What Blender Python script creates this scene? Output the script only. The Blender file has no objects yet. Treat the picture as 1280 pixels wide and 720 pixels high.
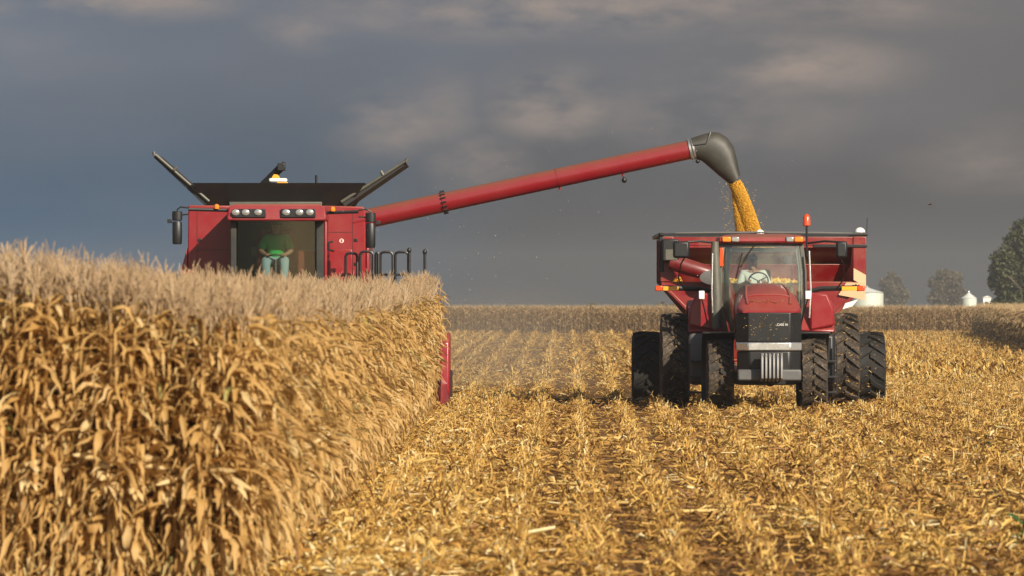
import bpy, bmesh, math, random
import numpy as np
from mathutils import Vector, Matrix

random.seed(7)
RNG = np.random.default_rng(11)
S = bpy.context.scene
COL = S.collection
PI = math.pi
F = 7000.0          # focal length in pixels of the 1280 px wide photograph
EYE = 1.9           # eye height, metres


def cx(px, d):      # lateral metres of a measured pixel column at distance d
    return (px - 640.0) * d / F


def cz(py, d):      # height in metres of a measured pixel row at distance d
    return EYE + (391.0 - py) * d / F


# ------------------------------------------------------------------ materials
def new_mat(name):
    m = bpy.data.materials.new(name)
    m.use_nodes = True
    nt = m.node_tree
    for n in list(nt.nodes):
        nt.nodes.remove(n)
    out = nt.nodes.new('ShaderNodeOutputMaterial')
    return m, nt, out


def N(nt, kind, **kw):
    n = nt.nodes.new(kind)
    for k, v in kw.items():
        if k.startswith('i_'):
            n.inputs[k[2:].replace('_', ' ')].default_value = v
        else:
            setattr(n, k, v)
    return n


def L(nt, a, b):
    nt.links.new(a, b)


def ramp(nt, stops):
    r = nt.nodes.new('ShaderNodeValToRGB')
    e = r.color_ramp.elements
    while len(e) > 1:
        e.remove(e[-1])
    e[0].position = stops[0][0]
    e[0].color = (*stops[0][1], 1)
    for p, c in stops[1:]:
        k = e.new(p)
        k.color = (*c, 1)
    return r


def noise(nt, scale, detail=4, rough=0.6, vec=None):
    n = N(nt, 'ShaderNodeTexNoise')
    n.inputs['Scale'].default_value = scale
    n.inputs['Detail'].default_value = detail
    n.inputs['Roughness'].default_value = rough
    if vec is not None:
        L(nt, vec, n.inputs['Vector'])
    return n


def paint(name, base, rough=0.4, metal=0.0, dust=(0.34, 0.25, 0.15), amount=0.35, scale=3.0, top=0.35,
          coat=0.3, bump=0.0, bscale=40, spec=0.5):
    """A surface with uneven dust: patchy by noise, thicker on faces that look up."""
    m, nt, out = new_mat(name)
    p = N(nt, 'ShaderNodeBsdfPrincipled')
    tc = N(nt, 'ShaderNodeTexCoord')
    n1 = noise(nt, scale, 6, 0.65, tc.outputs['Object'])
    n2 = noise(nt, scale * 11, 3, 0.6, tc.outputs['Object'])
    r = ramp(nt, [(0.42, (0, 0, 0)), (0.75, (1, 1, 1))])
    L(nt, n1.outputs['Fac'], r.inputs['Fac'])
    mul = N(nt, 'ShaderNodeMath', operation='MULTIPLY')
    L(nt, r.outputs['Color'], mul.inputs[0])
    L(nt, n2.outputs['Fac'], mul.inputs[1])
    sc = N(nt, 'ShaderNodeMath', operation='MULTIPLY')
    L(nt, mul.outputs[0], sc.inputs[0])
    sc.inputs[1].default_value = amount * 1.6
    geo = N(nt, 'ShaderNodeNewGeometry')
    sx = N(nt, 'ShaderNodeSeparateXYZ')
    L(nt, geo.outputs['Normal'], sx.inputs[0])
    up = N(nt, 'ShaderNodeMapRange')
    up.inputs['From Min'].default_value = 0.25
    up.inputs['From Max'].default_value = 1.0
    up.inputs['To Max'].default_value = top
    L(nt, sx.outputs['Z'], up.inputs['Value'])
    ad = N(nt, 'ShaderNodeMath', operation='ADD')
    ad.use_clamp = True
    L(nt, sc.outputs[0], ad.inputs[0])
    L(nt, up.outputs[0], ad.inputs[1])
    mix = N(nt, 'ShaderNodeMix', data_type='RGBA')
    mix.inputs[6].default_value = (*base, 1)
    mix.inputs[7].default_value = (*dust, 1)
    L(nt, ad.outputs[0], mix.inputs[0])
    L(nt, mix.outputs[2], p.inputs['Base Color'])
    rr = N(nt, 'ShaderNodeMapRange')
    rr.inputs['To Min'].default_value = rough
    rr.inputs['To Max'].default_value = 0.9
    L(nt, ad.outputs[0], rr.inputs['Value'])
    L(nt, rr.outputs[0], p.inputs['Roughness'])
    p.inputs['Metallic'].default_value = metal
    p.inputs['Coat Weight'].default_value = coat
    p.inputs['Coat Roughness'].default_value = 0.25
    p.inputs['Specular IOR Level'].default_value = spec
    if bump:
        b = N(nt, 'ShaderNodeBump')
        b.inputs['Strength'].default_value = bump
        b.inputs['Distance'].default_value = 0.02
        n3 = noise(nt, bscale, 4, 0.6, tc.outputs['Object'])
        L(nt, n3.outputs['Fac'], b.inputs['Height'])
        L(nt, b.outputs[0], p.inputs['Normal'])
    L(nt, p.outputs[0], out.inputs[0])
    return m


def leaf_mat(name, stops, trans=0.25, rough=0.6, var=0.25, vscale=18.0):
    """Dry plant matter: colour by the per-leaf attribute 'tint', mottled by noise."""
    m, nt, out = new_mat(name)
    at = N(nt, 'ShaderNodeAttribute')
    at.attribute_name = 'tint'
    tc = N(nt, 'ShaderNodeTexCoord')
    n1 = noise(nt, vscale, 3, 0.6, tc.outputs['Object'])
    ma = N(nt, 'ShaderNodeMath', operation='MULTIPLY_ADD')
    L(nt, n1.outputs['Fac'], ma.inputs[0])
    ma.inputs[1].default_value = var
    ma.inputs[2].default_value = -var * 0.5
    ad = N(nt, 'ShaderNodeMath', operation='ADD')
    L(nt, at.outputs['Fac'], ad.inputs[0])
    L(nt, ma.outputs[0], ad.inputs[1])
    r = ramp(nt, stops)
    L(nt, ad.outputs[0], r.inputs['Fac'])
    d = N(nt, 'ShaderNodeBsdfPrincipled')
    d.inputs['Roughness'].default_value = rough
    d.inputs['Specular IOR Level'].default_value = 0.45
    t = N(nt, 'ShaderNodeBsdfTranslucent')
    L(nt, r.outputs['Color'], d.inputs['Base Color'])
    L(nt, r.outputs['Color'], t.inputs['Color'])
    mx = N(nt, 'ShaderNodeMixShader')
    mx.inputs[0].default_value = trans
    L(nt, d.outputs[0], mx.inputs[1])
    L(nt, t.outputs[0], mx.inputs[2])
    L(nt, mx.outputs[0], out.inputs[0])
    return m


def glass_mat(name, tint=(0.8, 0.86, 0.82), rough=0.03, refl=1.0, dirt=0.05):
    m, nt, out = new_mat(name)
    tr = N(nt, 'ShaderNodeBsdfTransparent')
    tr.inputs[0].default_value = (*tint, 1)
    gl = N(nt, 'ShaderNodeBsdfGlossy')
    gl.inputs['Roughness'].default_value = rough
    fr = N(nt, 'ShaderNodeFresnel')
    fr.inputs[0].default_value = 1.5
    mm = N(nt, 'ShaderNodeMath', operation='MULTIPLY')
    mm.use_clamp = True
    L(nt, fr.outputs[0], mm.inputs[0])
    mm.inputs[1].default_value = refl
    mx = N(nt, 'ShaderNodeMixShader')
    L(nt, mm.outputs[0], mx.inputs[0])
    L(nt, tr.outputs[0], mx.inputs[1])
    L(nt, gl.outputs[0], mx.inputs[2])
    df = N(nt, 'ShaderNodeBsdfDiffuse')
    df.inputs[0].default_value = (0.45, 0.42, 0.36, 1)
    tc = N(nt, 'ShaderNodeTexCoord')
    n1 = noise(nt, 3.5, 5, 0.7, tc.outputs['Object'])
    rr = N(nt, 'ShaderNodeMapRange')
    rr.inputs['From Min'].default_value = 0.35
    rr.inputs['From Max'].default_value = 0.75
    rr.inputs['To Min'].default_value = dirt * 0.3
    rr.inputs['To Max'].default_value = dirt * 2
    L(nt, n1.outputs['Fac'], rr.inputs['Value'])
    m2 = N(nt, 'ShaderNodeMixShader')
    L(nt, rr.outputs[0], m2.inputs[0])
    L(nt, mx.outputs[0], m2.inputs[1])
    L(nt, df.outputs[0], m2.inputs[2])
    L(nt, m2.outputs[0], out.inputs[0])
    return m


M = {}
M['red'] = paint('red_paint', (0.23, 0.003, 0.009), 0.32, amount=0.12, top=0.22, coat=0.35, dust=(0.34, 0.20, 0.12))
M['red_dusty'] = paint('dusty_red_paint', (0.22, 0.004, 0.009), 0.38, amount=0.16, top=0.5, scale=2.0, coat=0.15, dust=(0.30, 0.15, 0.09))
M['auger_red'] = paint('auger_red_paint', (0.20, 0.003, 0.009), 0.36, amount=0.16, top=0.8, scale=1.6, coat=0.2, dust=(0.17, 0.075, 0.04))
M['cart_red'] = paint('cart_red_paint', (0.19, 0.003, 0.006), 0.36, amount=0.22, top=0.75, scale=2.0, coat=0.25,
                      dust=(0.50, 0.30, 0.17))
M['shaded_red'] = paint('shaded_red_paint', (0.13, 0.003, 0.006), 0.4, amount=0.15, top=0.1, coat=0.2)  # red darkened to put the corner's shadow into the cart auger's colour
M['black'] = paint('black_steel', (0.007, 0.007, 0.008), 0.42, amount=0.03, top=0.10, coat=0.0)
M['black_plastic'] = paint('black_plastic', (0.007, 0.007, 0.008), 0.45, amount=0.02, top=0.05, coat=0.0)
M['tank_black'] = paint('tank_black', (0.006, 0.005, 0.005), 0.6, amount=0.035, top=0.06, coat=0.0, scale=1.5)
M['rubber_spout'] = paint('grey_spout', (0.030, 0.029, 0.024), 0.5, amount=0.3, top=0.2, coat=0.0,
                          dust=(0.12, 0.10, 0.065), scale=2.2)
M['grey'] = paint('grey_steel', (0.10, 0.10, 0.10), 0.5, metal=0.2, amount=0.12, top=0.12, coat=0.0)
M['steel'] = paint('bare_steel', (0.45, 0.45, 0.44), 0.35, metal=0.8, amount=0.3, top=0.2, coat=0.0, scale=8)
M['chrome'] = paint('bright_trim', (0.75, 0.75, 0.74), 0.22, metal=0.85, amount=0.5, top=0.2, coat=0.0, scale=9)
M['pale_steel'] = paint('pale_weight_paint', (0.26, 0.26, 0.26), 0.35, metal=0.6, amount=0.5, top=0.2, coat=0.0, scale=9)
M['white'] = paint('white_plastic', (0.78, 0.76, 0.70), 0.4, amount=0.15, top=0.1)
M['amber'] = paint('amber_lens', (0.85, 0.22, 0.015), 0.2, amount=0.08, top=0.0)
M['orange'] = paint('orange_lens', (0.65, 0.07, 0.012), 0.2, amount=0.08, top=0.0)
M['yellow'] = paint('yellow_reflector', (0.85, 0.38, 0.02), 0.3, amount=0.1, top=0.0)
M['cream'] = paint('cream_decal', (0.68, 0.42, 0.24), 0.45, amount=0.1, top=0.0)
M['seat'] = paint('red_brown_seat_cloth', (0.20, 0.035, 0.022), 0.85, amount=0.1, top=0.05, coat=0.0)
M['lens'] = paint('lamp_lens', (0.42, 0.42, 0.40), 0.15, metal=0.5, amount=0.25, top=0.0, scale=12)
M['dark_interior'] = paint('cab_interior', (0.02, 0.022, 0.02), 0.8, amount=0.1, top=0.05, coat=0.0)
M['olive'] = paint('grey_pillar', (0.075, 0.075, 0.06), 0.5, amount=0.2, top=0.1, coat=0.0)
M['skin'] = paint('skin', (0.36, 0.19, 0.12), 0.6, amount=0.0, top=0.0, coat=0.0)
M['green_cloth'] = paint('green_shirt_cloth', (0.03, 0.42, 0.09), 0.9, amount=0.05, top=0.0, coat=0.0, bump=0.4, bscale=14)
M['white_cloth'] = paint('pale_shirt_cloth', (0.62, 0.62, 0.58), 0.9, amount=0.05, top=0.0, coat=0.0, bump=0.4, bscale=14)
M['jeans'] = paint('pale_jeans_cloth', (0.33, 0.42, 0.46), 0.9, amount=0.1, top=0.0, coat=0.0, bump=0.4, bscale=14)
M['dark_cloth'] = paint('dark_cloth', (0.03, 0.035, 0.05), 0.9, amount=0.05, top=0.0, coat=0.0)
M['glass'] = glass_mat('cab_glass', (0.93, 0.97, 0.94), 0.04, 1.8, 0.05)
M['trim'] = paint('pale_cab_trim', (0.30, 0.34, 0.29), 0.7, amount=0.1, top=0.0, coat=0.0)
M['dark_glass'] = glass_mat('tinted_glass', (0.76, 0.81, 0.78), 0.03, 0.8, 0.0015)


def tyre_mat(name, mud):
    m, nt, out = new_mat(name)
    p = N(nt, 'ShaderNodeBsdfPrincipled')
    tc = N(nt, 'ShaderNodeTexCoord')
    n1 = noise(nt, 3.2, 6, 0.7, tc.outputs['Object'])
    n2 = noise(nt, 28, 4, 0.7, tc.outputs['Object'])
    ad = N(nt, 'ShaderNodeMath', operation='ADD')
    L(nt, n1.outputs['Fac'], ad.inputs[0])
    L(nt, n2.outputs['Fac'], ad.inputs[1])
    r = ramp(nt, [(0.0, (0.008, 0.0075, 0.007)), (0.9 - mud * 0.5, (0.011, 0.0095, 0.008)), (1.0 - mud * 0.25, (0.06, 0.041, 0.025)),
                  (1.0, (0.21, 0.145, 0.085))])
    hf = N(nt, 'ShaderNodeMath', operation='MULTIPLY')
    L(nt, ad.outputs[0], hf.inputs[0])
    hf.inputs[1].default_value = 0.80
    L(nt, hf.outputs[0], r.inputs['Fac'])
    L(nt, r.outputs['Color'], p.inputs['Base Color'])
    p.inputs['Roughness'].default_value = 0.75
    b = N(nt, 'ShaderNodeBump')
    b.inputs['Strength'].default_value = 0.6
    b.inputs['Distance'].default_value = 0.02
    L(nt, n2.outputs['Fac'], b.inputs['Height'])
    L(nt, b.outputs[0], p.inputs['Normal'])
    L(nt, p.outputs[0], out.inputs[0])
    return m


M['tyre'] = tyre_mat('black_tyre', 0.0)
M['muddy_tyre'] = tyre_mat('muddy_tyre', 0.46)

DRY = [(0.0, (0.20, 0.105, 0.035)), (0.25, (0.40, 0.225, 0.072)), (0.5, (0.54, 0.325, 0.102)),
       (0.72, (0.64, 0.41, 0.145)), (0.88, (0.69, 0.51, 0.25)), (0.93, (0.52, 0.46, 0.16)), (1.0, (0.14, 0.20, 0.05))]
M['corn_leaf'] = leaf_mat('dry_corn_leaf', DRY, 0.42)
M['corn_stalk'] = leaf_mat('dry_corn_stalk', [(0, (0.22, 0.12, 0.04)), (0.6, (0.40, 0.26, 0.10)), (1, (0.50, 0.38, 0.18))], 0.0)
M['tassel'] = leaf_mat('dry_tassel', [(0, (0.40, 0.255, 0.135)), (0.6, (0.53, 0.37, 0.21)), (1, (0.62, 0.47, 0.30))], 0.2)
M['husk'] = leaf_mat('dry_husk', [(0, (0.42, 0.27, 0.10)), (0.6, (0.60, 0.43, 0.19)), (1, (0.68, 0.52, 0.27))], 0.15)
M['litter'] = leaf_mat('chopped_residue', [(0.0, (0.10, 0.042, 0.012)), (0.25, (0.28, 0.132, 0.034)), (0.5, (0.50, 0.275, 0.064)),
                       (0.75, (0.66, 0.41, 0.100)), (0.93, (0.74, 0.54, 0.20)), (1.0, (0.76, 0.64, 0.36))], 0.22)
M['far_corn'] = leaf_mat('far_corn', [(0.0, (0.17, 0.10, 0.042)), (0.5, (0.38, 0.245, 0.112)), (1.0, (0.54, 0.39, 0.20))], 0.3, vscale=3)
M['kernel'] = leaf_mat('yellow_corn_kernels', [(0.0, (0.60, 0.24, 0.016)), (0.35, (0.93, 0.52, 0.036)), (1.0, (0.96, 0.70, 0.12))], 0.42, 0.4, 0.1, 60)
M['chaff'] = leaf_mat('pale_chaff', [(0, (0.12, 0.06, 0.03)), (0.1, (0.5, 0.42, 0.3)), (1, (0.75, 0.68, 0.55))], 0.3)
M['weed'] = leaf_mat('green_weed', [(0, (0.03, 0.07, 0.015)), (1, (0.09, 0.17, 0.03))], 0.25)
M['tree_leaf'] = leaf_mat('tree_leaf', [(0, (0.035, 0.045, 0.014)), (0.6, (0.075, 0.085, 0.025)), (1, (0.12, 0.115, 0.04))], 0.2, vscale=0.5)
M['tree_brown'] = leaf_mat('autumn_tree_leaf', [(0, (0.05, 0.045, 0.025)), (0.6, (0.10, 0.08, 0.04)), (1, (0.14, 0.11, 0.06))], 0.2, vscale=0.5)
M['bark'] = paint('bark', (0.09, 0.065, 0.045), 0.9, amount=0.2, top=0.0, coat=0.0)
M['bin_wall'] = paint('galvanised_bin', (0.56, 0.60, 0.52), 0.5, metal=0.1, amount=0.15, top=0.0, coat=0.0)
M['bin_roof'] = paint('bin_roof', (0.62, 0.62, 0.58), 0.5, metal=0.1, amount=0.1, top=0.0, coat=0.0)

# ground
m, nt, out = new_mat('field_soil')
p = N(nt, 'ShaderNodeBsdfPrincipled')
p.inputs['Roughness'].default_value = 0.95
p.inputs['Specular IOR Level'].default_value = 0.1
tc = N(nt, 'ShaderNodeTexCoord')
n1 = noise(nt, 6.0, 8, 0.7, tc.outputs['Object'])
n2 = noise(nt, 0.25, 4, 0.6, tc.outputs['Object'])
ad = N(nt, 'ShaderNodeMath', operation='ADD')
L(nt, n1.outputs['Fac'], ad.inputs[0])
L(nt, n2.outputs['Fac'], ad.inputs[1])
hf = N(nt, 'ShaderNodeMath', operation='MULTIPLY')
hf.inputs[1].default_value = 0.5
L(nt, ad.outputs[0], hf.inputs[0])
r = ramp(nt, [(0.3, (0.06, 0.03, 0.013)), (0.5, (0.15, 0.08, 0.03)), (0.7, (0.30, 0.18, 0.07))])
L(nt, hf.outputs[0], r.inputs['Fac'])
L(nt, r.outputs['Color'], p.inputs['Base Color'])
b = N(nt, 'ShaderNodeBump')
b.inputs['Strength'].default_value = 0.8
b.inputs['Distance'].default_value = 0.06
L(nt, n1.outputs['Fac'], b.inputs['Height'])
L(nt, b.outputs[0], p.inputs['Normal'])
L(nt, p.outputs[0], out.inputs[0])
M['soil'] = m


# ------------------------------------------------------------------ object helpers
def tag(o, label=None, cat=None, group=None, kind=None):
    if label:
        o['label'] = label
    if cat:
        o['category'] = cat
    if group:
        o['group'] = group
    if kind:
        o['kind'] = kind
    return o


def empty(name, loc, label=None, cat=None, group=None):
    o = bpy.data.objects.new(name, None)
    COL.objects.link(o)
    o.location = loc
    o.empty_display_size = 0.3
    return tag(o, label, cat, group)


class MB:
    """Collects shapes in world coordinates and links them as one mesh object."""

    def __init__(s):
        s.v, s.f = [], []

    def add(s, vs, fs):
        k = len(s.v)
        s.v += [tuple(a) for a in vs]
        s.f += [tuple(i + k for i in f) for f in fs]
        return s

    def hexa(s, p):   # bottom ring 0-3, top ring 4-7
        return s.add(p, [(3, 2, 1, 0), (4, 5, 6, 7), (0, 1, 5, 4), (1, 2, 6, 5), (2, 3, 7, 6), (3, 0, 4, 7)])

    def box(s, x0, x1, y0, y1, z0, z1):
        return s.hexa([(x0, y0, z0), (x1, y0, z0), (x1, y1, z0), (x0, y1, z0), (x0, y0, z1), (x1, y0, z1), (x1, y1, z1), (x0, y1, z1)])

    def prism(s, poly, axis, lo, hi):
        def pt(a, b, c):
            return (c, a, b) if axis == 'x' else ((a, c, b) if axis == 'y' else (a, b, c))
        n = len(poly)
        vs = [pt(a, b, lo) for a, b in poly] + [pt(a, b, hi) for a, b in poly]
        fs = [tuple(range(n))[::-1], tuple(range(n, 2 * n))] + [(i, (i + 1) % n, n + (i + 1) % n, n + i) for i in range(n)]
        return s.add(vs, fs)

    def loft(s, rings, cap=True, closed=True):
        n = len(rings[0])
        vs = [q for r_ in rings for q in r_]
        fs = []
        for k in range(len(rings) - 1):
            for i in range(n if closed else n - 1):
                j = (i + 1) % n
                fs.append((k * n + i, k * n + j, (k + 1) * n + j, (k + 1) * n + i))
        if cap:
            fs.append(tuple(range(n))[::-1])
            fs.append(tuple(range((len(rings) - 1) * n, len(rings) * n)))
        return s.add(vs, fs)

    def tube(s, path, r, n=10, cap=True):
        path = [Vector(q) for q in path]
        rings = []
        prev = None
        for i, q in enumerate(path):
            t = (path[min(i + 1, len(path) - 1)] - path[max(i - 1, 0)]).normalized()
            if prev is None:
                a = Vector((0, 0, 1)) if abs(t.z) < 0.9 else Vector((1, 0, 0))
                u = t.cross(a).normalized()
            else:
                u = (prev - t * prev.dot(t)).normalized()
            prev = u
            w = t.cross(u)
            rr = r[i] if isinstance(r, (list, tuple)) else r
            rings.append([tuple(q + (u * math.cos(2 * PI * k / n) + w * math.sin(2 * PI * k / n)) * rr) for k in range(n)])
        return s.loft(rings, cap)

    def lathe(s, prof, c, axis='x', n=40):
        """prof: list of (radius, offset along axis)"""
        rings = []
        for rad, off in prof:
            ring = []
            for k in range(n):
                a = 2 * PI * k / n
                u, w = rad * math.cos(a), rad * math.sin(a)
                if axis == 'x':
                    ring.append((c[0] + off, c[1] + u, c[2] + w))
                elif axis == 'y':
                    ring.append((c[0] + u, c[1] + off, c[2] + w))
                else:
                    ring.append((c[0] + u, c[1] + w, c[2] + off))
            rings.append(ring)
        return s.loft(rings, True)

    def ball(s, c, rx, ry, rz, n=14, m_=8, lo=-PI / 2, hi=PI / 2):
        rings = []
        for i in range(m_ + 1):
            a = lo + (hi - lo) * i / m_
            ca, sa = max(math.cos(a), 1e-3), math.sin(a)
            rings.append([(c[0] + rx * ca * math.cos(2 * PI * k / n), c[1] + ry * ca * math.sin(2 * PI * k / n), c[2] + rz * sa) for k in range(n)])
        return s.loft(rings, True)

    def build(s, name, material, parent=None, bevel=0.0, smooth=True, angle=40):
        me = bpy.data.meshes.new(name)
        o0 = (0, 0, 0)
        q = parent
        while q is not None:
            o0 = (o0[0] + q.location[0], o0[1] + q.location[1], o0[2] + q.location[2])
            q = q.parent
        me.from_pydata([(a[0] - o0[0], a[1] - o0[1], a[2] - o0[2]) for a in s.v], [], s.f)
        bm = bmesh.new()
        bm.from_mesh(me)
        bmesh.ops.recalc_face_normals(bm, faces=bm.faces)
        bm.to_mesh(me)
        bm.free()
        me.materials.append(material)
        if smooth:
            me.shade_smooth()
            me.set_sharp_from_angle(angle=math.radians(angle))
        o = bpy.data.objects.new(name, me)
        COL.objects.link(o)
        if parent is not None:
            o.parent = parent
        if bevel:
            bv = o.modifiers.new('bevel', 'BEVEL')
            bv.width = bevel
            bv.segments = 2
            bv.limit_method = 'ANGLE'
            bv.angle_limit = math.radians(40)
        return o


def np_mesh(name, V, Fq, tint=None, material=None):
    """Mesh from numpy arrays of vertices and quads, with a per-face 'tint'."""
    me = bpy.data.meshes.new(name)
    V = np.ascontiguousarray(V, dtype=np.float32)
    Fq = np.ascontiguousarray(Fq, dtype=np.int32)
    me.vertices.add(len(V))
    me.vertices.foreach_set('co', V.ravel())
    me.loops.add(Fq.size)
    me.loops.foreach_set('vertex_index', Fq.ravel())
    me.polygons.add(len(Fq))
    me.polygons.foreach_set('loop_start', np.arange(0, Fq.size, 4, dtype=np.int32))
    if tint is not None:
        a = me.attributes.new('tint', 'FLOAT', 'FACE')
        a.data.foreach_set('value', np.ascontiguousarray(tint, dtype=np.float32))
    me.update(calc_edges=True)
    if material is not None:
        me.materials.append(material)
    return me


def link(name, me, parent=None):
    o = bpy.data.objects.new(name, me)
    COL.objects.link(o)
    if parent is not None:
        o.parent = parent
    return o


class QM:
    """Quad soup in numpy with a tint per face."""

    def __init__(s):
        s.V, s.F, s.T, s.n = [], [], [], 0

    def add(s, V, Fq, T):
        V = np.asarray(V, float)
        Fq = np.asarray(Fq, int)
        s.V.append(V)
        s.F.append(Fq + s.n)
        s.T.append(np.full(len(Fq), T) if np.isscalar(T) else np.asarray(T))
        s.n += len(V)

    def arrays(s):
        return np.concatenate(s.V), np.concatenate(s.F), np.concatenate(s.T)


def scatter(protos, which, pos, rot, scale, dt, lean=None):
    """Merge copies of prototype arrays (V, F, T) into single arrays."""
    Vs, Fs, Ts, n = [], [], [], 0
    for k, (V, Fq, T) in enumerate(protos):
        ix = np.nonzero(which == k)[0]
        if len(ix) == 0:
            continue
        c, s_ = np.cos(rot[ix])[:, None], np.sin(rot[ix])[:, None]
        sc = scale[ix]
        sx, sz = (sc, sc) if sc.ndim == 1 else (sc[:, 0], sc[:, 1])
        x = V[None, :, 0] * sx[:, None]
        y = V[None, :, 1] * sx[:, None]
        z = V[None, :, 2] * sz[:, None]
        X = x * c - y * s_
        Y = x * s_ + y * c
        if lean is not None:
            X = X + z * lean[ix, 0][:, None]
            Y = Y + z * lean[ix, 1][:, None]
        P = np.stack([X + pos[ix, 0][:, None], Y + pos[ix, 1][:, None], z + pos[ix, 2][:, None]], -1)
        nv = V.shape[0]
        Fk = Fq[None] + (np.arange(len(ix)) * nv)[:, None, None] + n
        Vs.append(P.reshape(-1, 3))
        Fs.append(Fk.reshape(-1, 4))
        Ts.append((T[None] + dt[ix][:, None]).ravel())
        n += nv * len(ix)
    return np.concatenate(Vs), np.concatenate(Fs), np.concatenate(Ts)


# ------------------------------------------------------------------ corn plant pieces
CR = random.Random(3)


def strip(q, base, az, length, width, e0, e1, kink, twist, fold, segs, tint, across=2, curl=0.0, crumple=0.0):
    """A leaf blade: starts at elevation e0, droops to e1, twisting and folded."""
    c = np.array(base, float)
    h = np.array([math.cos(az), math.sin(az), 0.0])
    up = np.array([0, 0, 1.0])
    V = []
    ds = length / segs
    for i in range(segs + 1):
        t = i / segs
        k = 1 / (1 + math.exp(-(t - kink) * 9))
        el = e0 + (e1 - e0) * k + (CR.gauss(0, crumple) if crumple and i else 0)
        a2 = az + curl * t + (CR.gauss(0, crumple * 1.3) if crumple else 0)
        h = np.array([math.cos(a2), math.sin(a2), 0.0])
        T = h * math.cos(el) + up * math.sin(el)
        side = np.cross(T, up)
        nrm = np.linalg.norm(side)
        side = side / nrm if nrm > 1e-3 else np.array([-h[1], h[0], 0])
        nn = np.cross(side, T)
        w_ = twist * t + (CR.gauss(0, crumple * 1.2) if crumple else 0)
        sd = side * math.cos(w_) + nn * math.sin(w_)
        no = np.cross(sd, T)
        w = width * (0.55 + 0.9 * t) if t < 0.4 else width * (0.91 * (1 - ((t - 0.4) / 0.6) ** 1.6) + 0.03)
        if crumple:
            w *= CR.uniform(0.6, 1.2)
        if across == 2:
            V += [c - sd * w * 0.5 + no * fold * w, c, c + sd * w * 0.5 + no * fold * w]
        else:
            V += [c - sd * w * 0.5, c + sd * w * 0.5]
        c = c + T * ds
    m_ = across + 1
    Fq = [(i * m_ + j, i * m_ + j + 1, (i + 1) * m_ + j + 1, (i + 1) * m_ + j) for i in range(segs) for j in range(across)]
    q.add(V, Fq, tint)


def rod(q, path, r0, r1, n, tint):
    path = np.asarray(path, float)
    V, Fq = [], []
    k = len(path)
    for i, c in enumerate(path):
        t = path[min(i + 1, k - 1)] - path[max(i - 1, 0)]
        t = t / np.linalg.norm(t)
        a = np.array([1.0, 0, 0]) if abs(t[0]) < 0.8 else np.array([0, 1.0, 0])
        u = np.cross(t, a)
        u /= np.linalg.norm(u)
        w = np.cross(t, u)
        r_ = r0 + (r1 - r0) * i / (k - 1)
        V += [c + (u * math.cos(2 * PI * j / n) + w * math.sin(2 * PI * j / n)) * r_ for j in range(n)]
    Fq = [(i * n + j, i * n + (j + 1) % n, (i + 1) * n + (j + 1) % n, (i + 1) * n + j) for i in range(k - 1) for j in range(n)]
    q.add(V, Fq, tint)


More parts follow.
